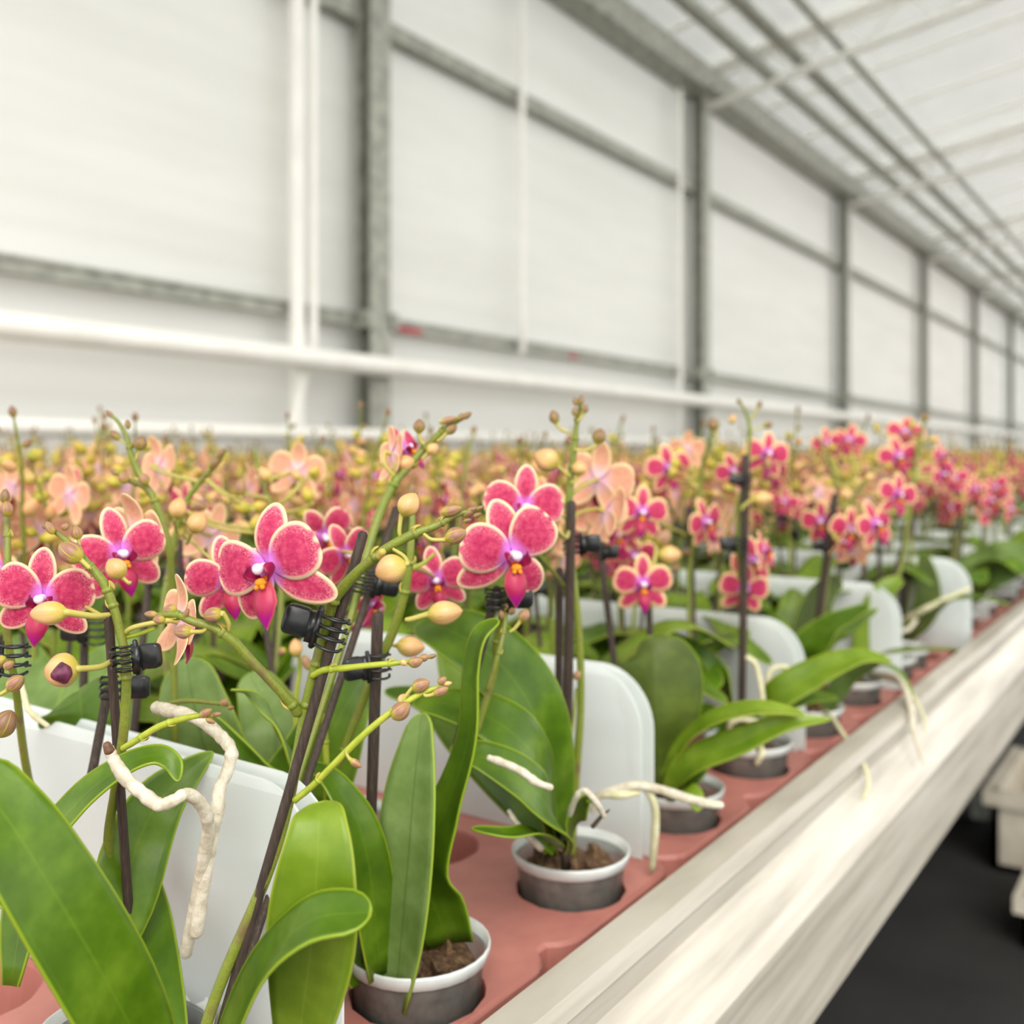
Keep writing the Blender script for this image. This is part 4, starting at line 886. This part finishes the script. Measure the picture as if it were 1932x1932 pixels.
p.spike([(1306, 1300, 1.1), (1300, 1100, 1.11), (1310, 1000, 1.11), (1322, 900, 1.11), (1336, 840, 1.1), (1348, 795, 1.1)], [10, 10, 9, 8, 7, 5], nodes_=(.5, .7)); p.flower((1330, 985), 1.08, .026, yaw=35, pitch=-5, roll=20, frm=(1308, 1000, 1.11), seed=86)
p.flower((1262, 884), 1.12, .027, yaw=5, pitch=5, roll=10, frm=(1318, 920, 1.11), seed=87); p.flower((1210, 968), .98, .0268, yaw=5, pitch=2, roll=-8, frm=(1296, 1010, 1.11), seed=88)
p.clip((1392, 1026), 1.03, roll=0, k=1.0); p.clip((1404, 905), 1.03, k=.8)
p.leaf([(1396, 1420, 1.06), (1376, 1310, 1.04), (1330, 1240, 1.03), (1262, 1194, 1.03)], [14, 40, 38, 16], (-.55, -.3, .75), .35)
p.leaf([(1402, 1420, 1.06), (1455, 1325, 1.00), (1540, 1270, .99), (1620, 1240, .98), (1682, 1246, .97)], [20, 56, 66, 56, 14], (.15, -.6, .78), .2, 'leaf_young')
p.leaf([(1402, 1424, 1.06), (1450, 1345, 1.03), (1520, 1318, 1.02), (1580, 1316, 1.02)], [18, 44, 40, 12], (.1, -.5, .85), .2, 'leaf_top', 'leaf_olive')
p.leaf([(1396, 1424, 1.07), (1370, 1380, 1.09), (1320, 1330, 1.12)], [18, 50, 30], (-.2, -.6, .75), .2)
for q in ([(1420, 1400, 1.04), (1442, 1330, 1.02), (1452, 1270, 1.02), (1478, 1258, 1.02), (1500, 1270, 1.02)], [(1425, 1405, 1.04), (1440, 1340, 1.0), (1428, 1260, 1.0), (1410, 1240, 1.0)], [(1398, 1410, 1.05), (1376, 1372, 1.02), (1395, 1358, 1.01), (1432, 1362, 1.0)], [(1430, 1400, 1.03), (1438, 1420, 1.0), (1428, 1440, 1.0)]): p.root(q, [9, 11, 10, 10, 9][:len(q)], mat='root_green', rough=.04)

p.cluster((1400, 905), (50, 60), 9, 1.10, [(1400, 940), (1410, 870), (1392, 1020)], 201, (18, 27)); p.cluster((1310, 900), (55, 70), 12, 1.12, [(1322, 900), (1310, 1000), (1336, 840)], 202, (16, 26)); p.flower((1350, 930), 1.16, .025, 150, 0, 20, frm=(1320, 930, 1.12), seed=203); p.flower((1295, 850), 1.2, .024, 190, 10, 0, seed=204)
# --- further plants along the rail
p = Plant('orchid beyond the clear pot with a leaning dark stick and a bunch of cream-edged flowers', (.40, 1.19), 1.25)
p.rod((1576, 935, 1.215), (1516, 1380, 1.235), 15)
p.spike([(1522, 1370, 1.25), (1548, 1180, 1.24), (1566, 1060, 1.24), (1590, 980, 1.24), (1620, 925, 1.24), (1652, 880, 1.24)], [11, 11, 10, 10, 8, 6], nodes_=(.4, .6, .75))
for i, (x, y, yy, r, yaw, pt, ro) in enumerate(((1552, 985, 1.24, .027, -30, 0, 10), (1600, 1000, 1.22, .028, 20, -10, -10), (1650, 990, 1.22, .030, 25, 5, 15), (1692, 935, 1.23, .028, 20, 0, -12), (1585, 1020, 1.2, .024, 70, -30, 0))): p.flower((x, y), yy, r, yaw, pt, ro, frm=(1585, 985, 1.24), seed=91 + i)
p.bud((1592, 945), (1598, 920), 22, 1.22, 'bud_pale', (1600, 965), 6); p.bud((1630, 905), (1650, 896), 16, 1.22, 'bud_pale'); p.clip((1558, 1030), 1.22, k=.9)
p.cluster((1590, 930), (70, 50), 12, 1.26, [(1590, 980), (1620, 925), (1566, 1060)], 205, (16, 25)); p.flower((1640, 950), 1.30, .026, 160, 0, 0, frm=(1610, 950, 1.25), seed=206); p.flower((1545, 930), 1.34, .026, 200, 0, 30, seed=207); p.flower((1610, 1035), 1.27, .024, 150, -20, 0, frm=(1578, 1020, 1.25), seed=208)
p.leaf([(1520, 1370, 1.25), (1506, 1250, 1.22), (1560, 1190, 1.20), (1640, 1142, 1.18)], [14, 46, 58, 14], (.3, -.7, .6), .3); p.leaf([(1525, 1375, 1.25), (1560, 1230, 1.2), (1610, 1180, 1.18), (1656, 1148, 1.17)], [12, 34, 32, 10], (.6, -.6, .4), .3, 'leaf_under', 'leaf_top')
p.leaf([(1518, 1370, 1.26), (1530, 1180, 1.28), (1560, 1110, 1.29), (1590, 1100, 1.29)], [14, 70, 66, 30], (.1, -.9, .3), .15, 'leaf_olive'); p.leaf([(1516, 1370, 1.26), (1490, 1180, 1.30), (1500, 1110, 1.32)], [14, 60, 30], (-.1, -.8, .5), .15, 'leaf_young')
p.leaf([(1524, 1375, 1.24), (1590, 1290, 1.20), (1650, 1255, 1.16), (1695, 1268, 1.14), (1724, 1312, 1.13)], [14, 34, 34, 30, 10], (.5, -.3, .8), .3)
p.root([(1540, 1360, 1.2), (1562, 1345, 1.15), (1590, 1385, 1.08), (1622, 1428, 1.04), (1638, 1470, 1.02), (1632, 1500, 1.01), (1616, 1524, 1.01)], [7, 8, 9, 9, 8, 7, 6], mat='root_green', rough=.05)
p = Plant('orchid whose white roots hang over the rail, dark narrow stick reaching above the flowers', (.40, 1.37), 1.42)
p.rod((1722, 980, 1.44), (1620, 1290, 1.42), 10); p.rod((1635, 960, 1.50), (1622, 1280, 1.43), 10)
p.spike([(1612, 1280, 1.42), (1690, 1100, 1.43), (1714, 980, 1.44), (1726, 880, 1.44), (1738, 820, 1.44), (1746, 785, 1.44)], [9, 9, 9, 8, 7, 5], nodes_=(.5, .7)); p.bud((1742, 796), (1748, 780), 18, 1.43, 'bud_brown')
for i, (x, y, yy, r, yaw, pt, ro) in enumerate(((1695, 862, 1.45, .030, 0, 0, 10), (1708, 818, 1.48, .028, -20, 20, -10), (1775, 862, 1.5, .024, 40, 0, 0), (1778, 895, 1.5, .026, 30, 0, 30), (1560, 838, 1.6, .027, 10, 0, 10), (1602, 832, 1.6, .028, -20, 5, -10), (1565, 858, 1.6, .024, 50, 0, 0))): p.flower((x, y), yy, r, yaw, pt, ro, frm=(1722, 900, 1.44) if x > 1650 else (1632, 960, 1.5), seed=101 + i)
p.cluster((1700, 860), (45, 60), 8, 1.46, [(1726, 880), (1714, 980), (1738, 820)], 209, (13, 20)); p.cluster((1570, 890), (50, 45), 9, 1.56, [(1575, 900), (1556, 850), (1632, 960)], 210, (13, 20)); p.flower((1672, 905), 1.5, .027, 170, 0, 0, frm=(1718, 930, 1.44), seed=211)
p.bud((1752, 830), (1774, 828), 14, 1.43, 'bud_pale', (1736, 836), 4); p.spike([(1625, 1000, 1.5), (1575, 900, 1.55), (1556, 850, 1.57), (1540, 820, 1.57)], [8, 7, 6, 4], 'side_branch')
p.leaf([(1612, 1280, 1.42), (1640, 1240, 1.36), (1720, 1228, 1.30), (1806, 1224, 1.24)], [12, 38, 40, 10], (.15, -.4, .9), .2, 'leaf_young'); p.leaf([(1612, 1280, 1.42), (1660, 1130, 1.42), (1700, 1090, 1.42)], [12, 60, 24], (.2, -.6, .7), .15, 'leaf_young')
p.root([(1640, 1270, 1.38), (1694, 1280, 1.25), (1716, 1330, 1.18), (1724, 1380, 1.15), (1742, 1440, 1.13)], [10, 11, 13, 10, 7], rough=.08); p.root([(1640, 1275, 1.38), (1700, 1290, 1.24), (1738, 1340, 1.17), (1745, 1380, 1.16)], [8, 8, 7, 5], mat='root_green')
p = Plant('orchid with one upright olive leaf beside a rounded white sheet near the rail', (.40, 1.64), 1.70)
p.rod((1706, 990, 1.72), (1700, 1220, 1.70), 9)
p.leaf([(1705, 1215, 1.7), (1745, 1150, 1.68), (1748, 1090, 1.68), (1740, 1042, 1.68)], [14, 46, 48, 18], (.0, -.95, .2), .15, 'leaf_olive', 'leaf_olive'); p.leaf([(1705, 1215, 1.7), (1780, 1140, 1.6), (1850, 1128, 1.55), (1905, 1142, 1.5)], [12, 26, 28, 12], (.2, -.5, .85), .25)
p.root([(1690, 1180, 1.66), (1725, 1160, 1.62), (1760, 1142, 1.6), (1830, 1110, 1.6)], [10, 12, 11, 9], mat='root_green'); p.root([(1680, 1192, 1.6), (1712, 1188, 1.6), (1728, 1170, 1.62)], [8, 9, 8])
p.spike([(1702, 1215, 1.7), (1720, 1050, 1.74), (1712, 960, 1.76), (1730, 900, 1.78)], [8, 8, 7, 5]); p.flower((1650, 960, ), 1.7, .027, 30, 0, 10, frm=(1712, 970, 1.76), seed=120); p.flower((1800, 905), 1.8, .028, -10, 10, 10, frm=(1728, 905, 1.78), seed=121)
p = Plant('orchid with a broad pale leaf leaning over the rail past the olive leaf', (.40, 1.91), 1.95)
p.leaf([(1790, 1150, 1.95), (1838, 1090, 1.9), (1890, 1062, 1.86), (1945, 1036, 1.84)], [20, 80, 96, 50], (-.1, -.75, .65), .1, 'leaf_under', 'leaf_top', nu=8); p.leaf([(1790, 1150, 1.95), (1800, 1060, 1.98), (1760, 1040, 2.0)], [16, 30, 14], (-.3, -.3, .9), .3)
p.rod((1812, 960, 1.98), (1790, 1150, 1.95), 9); p.spike([(1792, 1150, 1.95), (1815, 990, 1.98), (1835, 930, 2.0), (1860, 890, 2.0)], [8, 8, 7, 5])
p.cluster((1850, 905), (50, 50), 10, 2.0, [(1835, 930), (1860, 890)], 212, (10, 16))
for i, (x, y, r, yaw) in enumerate(((1840, 925, .03, 10), (1868, 945, .03, 30), (1880, 920, .028, -20), (1905, 960, .028, 40), (1860, 965, .028, 20))): p.flower((x, y), 1.97, r, yaw, 0, 20 * i, frm=(1830, 940, 2.0), seed=130 + i)
p = Plant('orchid in a small grey pot behind the rail between the hanging white roots', (.40, 1.55), 1.60)
p.leaf([(1655, 1230, 1.6), (1690, 1190, 1.58), (1720, 1172, 1.55)], [12, 36, 12], (.2, -.5, .8), .2); p.leaf([(1655, 1230, 1.6), (1640, 1150, 1.62), (1620, 1110, 1.63)], [12, 44, 16], (-.2, -.7, .6), .2)
p.rod((1660, 980, 1.62), (1657, 1230, 1.6), 9); p.spike([(1655, 1230, 1.6), (1660, 1000, 1.62), (1650, 920, 1.63)], [8, 7, 5]); p.flower((1620, 950), 1.6, .027, 20, 0, 10, frm=(1655, 960, 1.62), seed=140)

# --- second line, behind the front plants
def back(label, base, y, **k): return Plant(label, base, y)
p = Plant('orchid at the left edge with green buds, behind the leftmost pink flower', (.70, .30), .68)
p.rod((160, 1180, .70), (150, 1800, .68), 16); p.rod((282, 1080, .80), (220, 1700, .70), 15); p.clip((304, 1090), .79, k=1.05, flip=True); p.clip((172, 1190), .68, k=1.1)
p.spike([(140, 1800, .68), (60, 1500, .60), (30, 1300, .56), (12, 1180, .55), (14, 1060, .55), (12, 960, .56), (8, 925, .56)], [16, 15, 14, 14, 14, 10, 7], nodes_=(.6, .75)); p.bud((8, 950), (10, 922), 18, .555, 'bud_brown'); p.bud((14, 975), (12, 945), 24, .55, 'bud_mauve')
p.bud((10, 1240), (-22, 1262), 24, .50, 'bud_mauve'); p.bud((14, 1302), (44, 1276), 30, .48, 'bud_mauve', (-10, 1310), 8); p.bud((-4, 1390), (22, 1340), 46, .47, 'bud_brown', (-30, 1400), 8); p.bud((8, 1262), (26, 1248), 18, .49, 'bud_mauve'); p.clip((14, 1240), .52, k=1.1)
p.flower((226, 1045), .56, .0255, yaw=38, pitch=0, roll=10, frm=(200, 1110, .56), seed=151); p.flower((258, 1010), .60, .026, yaw=150, pitch=10, roll=0, seed=152); p.bud((232, 1090), (205, 1055), 40, .53, 'bud_pale', (246, 1098), 7)
p.flower((130, 935), .85, .026, yaw=150, pitch=0, roll=10, seed=153)
p.spike([(330, 1400, .66), (326, 1150, .66), (318, 1030, .655), (292, 945, .655), (272, 918, .655), (240, 905, .655), (214, 888, .655)], [13, 13, 13, 14, 12, 9, 6], 'flower_spike', nodes_=(.5, .75)); p.bud((238, 912), (228, 890), 20, .65, 'bud_mauve'); p.bud((276, 915), (268, 892), 20, .65, 'bud_mauve'); p.bud((226, 894), (208, 888), 12, .65, 'bud_brown')
p.spike([(284, 932, .655), (262, 892, .66), (247, 858, .66), (240, 828, .66), (226, 800, .66), (204, 777, .66)], [13, 12, 11, 9, 7, 5], 'side_branch', nodes_=(.5,)); p.bud((226, 830), (208, 812), 15, .66, 'bud_brown', (240, 836), 4); p.bud((242, 810), (240, 792), 12, .66, 'bud_brown'); p.bud((262, 850), (268, 822), 26, .66, 'bud_brown', (252, 870), 5); p.bud((216, 790), (200, 774), 9, .66, 'bud_brown')
p.leaf([(150, 1800, .68), (160, 1480, .66), (156, 1380, .645), (152, 1330, .645), (150, 1300, .66)], [60, 150, 185, 185, 130], (-.1, -.85, .45), .12, nu=10); p.leaf([(150, 1800, .70), (180, 1340, .80), (230, 1230, .85), (300, 1190, .88)], [60, 150, 130, 40], (.1, -.7, .7), .12, 'leaf_under')
p.leaf([(150, 1800, .70), (60, 1360, .80), (40, 1260, .85), (30, 1200, .88)], [60, 150, 140, 60], (-.1, -.7, .7), .12, 'leaf_under')
p.root([(40, 1290, .62), (55, 1340, .61), (90, 1370, .61)], [9, 11, 10], mat='root_green')
p = Plant('orchid with the wide pale leaf behind the looping white root', (.60, .60), .72)
p.leaf([(430, 1800, .73), (400, 1480, .70), (380, 1390, .69), (362, 1310, .69), (352, 1242, .70)], [60, 150, 180, 165, 80], (-.1, -.9, .4), .14, 'leaf_under', 'leaf_top', nu=10)
p.rod((340, 1020, .76), (344, 1500, .72), 11); p.rod((204, 1300, .58), (170, 1478, .56), 18); p.clip((222, 1298), .56, k=.95, flip=True)
p.spike([(380, 1600, .72), (318, 1290, .72), (305, 1180, .73), (322, 1060, .74), (345, 960, .74), (385, 900, .74), (412, 872, .74), (425, 850, .74)], [13, 13, 12, 12, 11, 10, 8, 5], nodes_=(.4, .6, .75))
p.flower((432, 1092), .56, .0235, yaw=22, pitch=-4, roll=8, frm=(350, 1010, .72), seed=161); p.flower((612, 1010), .74, .024, yaw=30, pitch=-20, roll=40, frm=(560, 1030, .74), seed=162)
p.bud((362, 1005), (384, 968), 38, .66, 'bud_pale', (350, 1020, .7), 6); p.bud((330, 980), (342, 938), 34, .68, 'bud_pale', (340, 1000, .72), 6); p.bud((395, 884), (412, 862), 18, .73, 'bud_brown'); p.bud((405, 868), (424, 846), 14, .73, 'bud_brown')
p.spike([(305, 1330, .58), (352, 1322, .57), (400, 1326, .565), (432, 1330, .565)], [9, 9, 8, 7], 'side_branch'); p.bud((416, 1330), (430, 1320), 15, .56, 'bud_mauve'); p.bud((428, 1336), (442, 1334), 10, .56, 'bud_brown')
p.spike([(560, 1500, .70), (558, 1330, .70), (566, 1260, .70), (560, 1210, .70)], [9, 9, 8, 6], 'side_branch', 'branch_lime'); p.bud((560, 1240), (556, 1205), 26, .69, 'bud_pale'); p.bud((585, 1265), (572, 1236), 18, .69, 'bud_mauve'); p.bud((540, 1225), (524, 1232), 16, .69, 'bud_mauve')
p.cluster((420, 965), (75, 50), 9, .78, [(345, 960), (385, 900), (412, 872)], 213, (28, 42)); p.flower((398, 1010), .80, .026, 165, -10, 20, frm=(340, 980, .74), seed=214); p.flower((300, 880), .86, .026, 140, 0, -10, frm=(380, 910, .76), seed=215)
p.spike([(470, 1500, .78), (520, 1250, .82), (530, 1080, .84), (512, 960, .85), (490, 890, .86), (480, 850, .86)], [11, 11, 11, 10, 8, 5], nodes_=(.6, .8)); p.rod((498, 1165, .80), (560, 1560, .74), 12); p.rod((536, 1060, .85), (480, 1500, .78), 10); p.cluster((530, 930), (60, 55), 10, .86, [(512, 960), (490, 890)], 216, (24, 36)); p.flower((560, 890), .90, .026, 175, 0, 10, frm=(495, 910, .86), seed=217); p.flower((470, 925), .92, .025, 120, 0, 0, frm=(505, 940, .85), seed=218)
p.leaf([(480, 1800, .73), (520, 1420, .74), (500, 1330, .76), (470, 1270, .78)], [60, 150, 140, 60], (.1, -.85, .5), .14, 'leaf_under', 'leaf_top')

# ------------------------------------------------------------------ the crowd behind: plants from a few kinds, each placed as its own thing
def plant_kind(seed):
    """Pieces of one plant in its own frame (origin at tray level): (part name, mesh key or Geo, 4x4)."""
    rs = np.random.RandomState(seed); out = [('pot', 'pot', np.eye(4))]
    az = rs.uniform(0, np.pi)
    for i in range(6):
        a = az + (i % 2) * np.pi + rs.uniform(-.5, .5); L = rs.uniform(.12, .17); el = rs.uniform(.75, 1.3); d = np.array([math.cos(a), math.sin(a), 0])
        pts = [np.array([0, 0, .02]), d * L * .35 * math.cos(el * .7) + UP * (.02 + L * .5 * math.sin(el)), d * L * .75 + UP * (.03 + L * .80 * math.sin(el)), d * L * 1.12 + UP * (.02 + L * .72 * math.sin(el))]
        out.append(('leaf', (pts, [.018, .050, .056, .030], UP * .8 - d * .5, rs.choice(['leaf_top', 'leaf_top', 'leaf_young'])), None))
    for k in range(rs.choice([1, 2])):
        a = rs.uniform(0, 6.28); d = np.array([math.cos(a), math.sin(a), 0]); b = d * .015
        top = rs.uniform(.325, .39); lean = rs.uniform(-.04, .04, 2)
        P = lambda t: b + np.array([lean[0] * t, lean[1] * t, top * t]) + d * (.05 * max(0, t - .6) ** 1.3) * 2.2 + np.array([math.sin(t * 17 + seed), math.cos(t * 15), 0]) * .006 * max(0, t - .55)
        pts = [P(t) for t in np.linspace(0.02, 1, 9)]
        out.append(('flower_spike', (pts, [.0028, .0027, .0026, .0025, .0023, .0021, .0018, .0014, .0009]), None))
        rh = rs.uniform(.19, .24); R = aim(np.array([lean[0] * .7, lean[1] * .7, rh]))
        m = M4(R, b * .4 + UP * -.03, 1.0); m[:3, 2] *= rh + .03; out.append(('support_rod', 'rod', m))
        out.append(('clip', 'clip', M4(aim(np.array([math.cos(a * 3), math.sin(a * 3), 0])), P(.58), .95)))
        nfl = rs.randint(3, 5)
        for j in range(nfl):
            t = .62 + .27 * (j + .3 * rs.rand()) / nfl; fa = -2.72 + rs.normal() * .8; z = np.array([math.cos(fa), math.sin(fa), rs.uniform(-.3, .25)])
            out.append(('flower', 'flower%d' % rs.randint(4), M4(aim(z, roll=rs.uniform(-.35, .35)), P(t) + unit(z) * rs.uniform(.014, .026), rs.uniform(.0215, .027))))
        for j in range(rs.randint(8, 12)):
            t = .66 + .34 * (j + rs.rand() * .5) / 11; t = min(t, 1.0); ba = rs.uniform(0, 6.28); z = np.array([math.cos(ba), math.sin(ba), rs.uniform(.2, 1.2)])
            big = t < .90; L = rs.uniform(.015, .021) if big else rs.uniform(.007, .011)
            out.append(('bud', ('bud_pale' if rs.rand() < .35 else 'bud_olive') if big else ('bud_olive' if rs.rand() < .45 else 'bud_brown'), M4(aim(z), P(t) + unit(z) * (.012 if big else .002), L)))
        out.append(('bud', 'bud_brown', M4(aim(P(1.0) - P(.96)), P(.985), .011)))
        if rs.rand() < .6:                              # a side branch with small buds
            ba = rs.uniform(0, 6.28); e = np.array([math.cos(ba), math.sin(ba), .8]); p0 = P(.5)
            q = [p0, p0 + e * .02, p0 + e * .045 + UP * .008, p0 + e * .06 + UP * .018]
            out.append(('side_branch', (q, [.0018, .0017, .0014, .0008]), None))
            for j in range(3): out.append(('bud', 'bud_mauve', M4(aim(e + rs.uniform(-.6, .6, 3)), q[2 + (j > 1)] + rs.uniform(-.004, .004, 3), rs.uniform(.008, .012))))
    return out
KINDS = [plant_kind(s) for s in (3, 8, 14, 21, 33, 47, 52, 68)]
def solid(piece, low=False):
    nm, q, m = piece
    if nm == 'leaf': return leaf(Geo([q[3], 'leaf_under']), q[0], q[1], q[2], .2, 2 if low else 5, 2 if low else 6)
    return tube(Geo(['stem_green']), q[0], q[1], 4 if low else 8, 1 if low else 4)
PROTO = []
for kd in KINDS:
    lst = []
    for pc in kd:
        if isinstance(pc[1], str): lst.append((pc[0], MESH[pc[1]], Matrix(pc[2].tolist())))
        else: lst.append((pc[0], solid(pc).mesh(pc[0]), Matrix.Identity(4)))
    PROTO.append(lst)
LOWP = []
for kd in KINDS:
    g = Geo(['pot_plastic'])
    for pc in kd:
        if isinstance(pc[1], str): g.merge(LOW[pc[1]], pc[2])
        else: g.merge(solid(pc, True))
    LOWP.append(g)
rnd = random.Random(11); spots = []
for j in range(23):
    d0 = .40 + .14 * j
    for i in range(-1, 135):
        s0 = .29 + .18 * i; d = d0 + rnd.uniform(-.008, .008); s = s0 + rnd.uniform(-.012, .012)
        rot, kind, sc = rnd.uniform(-.5, .5), rnd.randrange(len(KINDS)), rnd.uniform(.93, 1.07)
        px, py, y = proj(BD(d, s, .05))
        if y < .5 or px < -90 - 60 / y or px > 2010 + 60 / y or s > 24.2: continue
        if d < .47 and s < 1.98: continue
        if d < .80 and y < .86: continue
        if any(abs(d - a) < .085 and abs(s - b) < .085 for a, b in HERO): continue
        spots.append((math.hypot(d, s), d, s, rot, kind, sc, j))
spots.sort()
NEAR = spots[:280]; FAR = spots[280:]
def rowname(j): return ORD[j] if j < 20 else 'farthest'
for r, d, s, rot, kind, sc, j in NEAR:
    band = 'level with the sharp plants' if s < .95 else 'before the first grey column' if s < 2.2 else 'far along the bench'
    lab = 'blurred pink potted orchid, %s line back from the rail, %s' % (rowname(j), band)
    o = thing('potted_orchid', lab, 'orchid', (-d, s, TRAY), 'orchids in the %s line, %s' % (rowname(j), band))
    o.rotation_euler = (0, 0, rot); o.scale = (1, 1, sc)
    for nm, me, m in PROTO[kind]:
        c = bpy.data.objects.new(nm, me); COL.objects.link(c); c.parent = o; c.matrix_local = m
field = Geo(['pot_plastic'])
for r, d, s, rot, kind, sc, j in FAR:
    c, sn = math.cos(rot), math.sin(rot)
    field.merge(LOWP[kind], [[c, -sn, 0, -d], [sn, c, 0, s], [0, 0, sc, TRAY], [0, 0, 0, 1]])
o = obj('far_orchids', field); o['kind'] = 'stuff'; tag(o, 'mass of pink and yellow orchids blurred far along the bench', 'orchids')
print('PLANTS', len(NEAR), len(FAR), len(bpy.data.objects))

# crates under the bench
crate(2015, 1512, 3.0, (.34, .50, .23), 'white plastic crate under the bench, partly hidden by the rail')
crate(2075, 1575, 2.45, (.30, .28, .13), 'low white plastic crate under the bench, nearest the aisle')
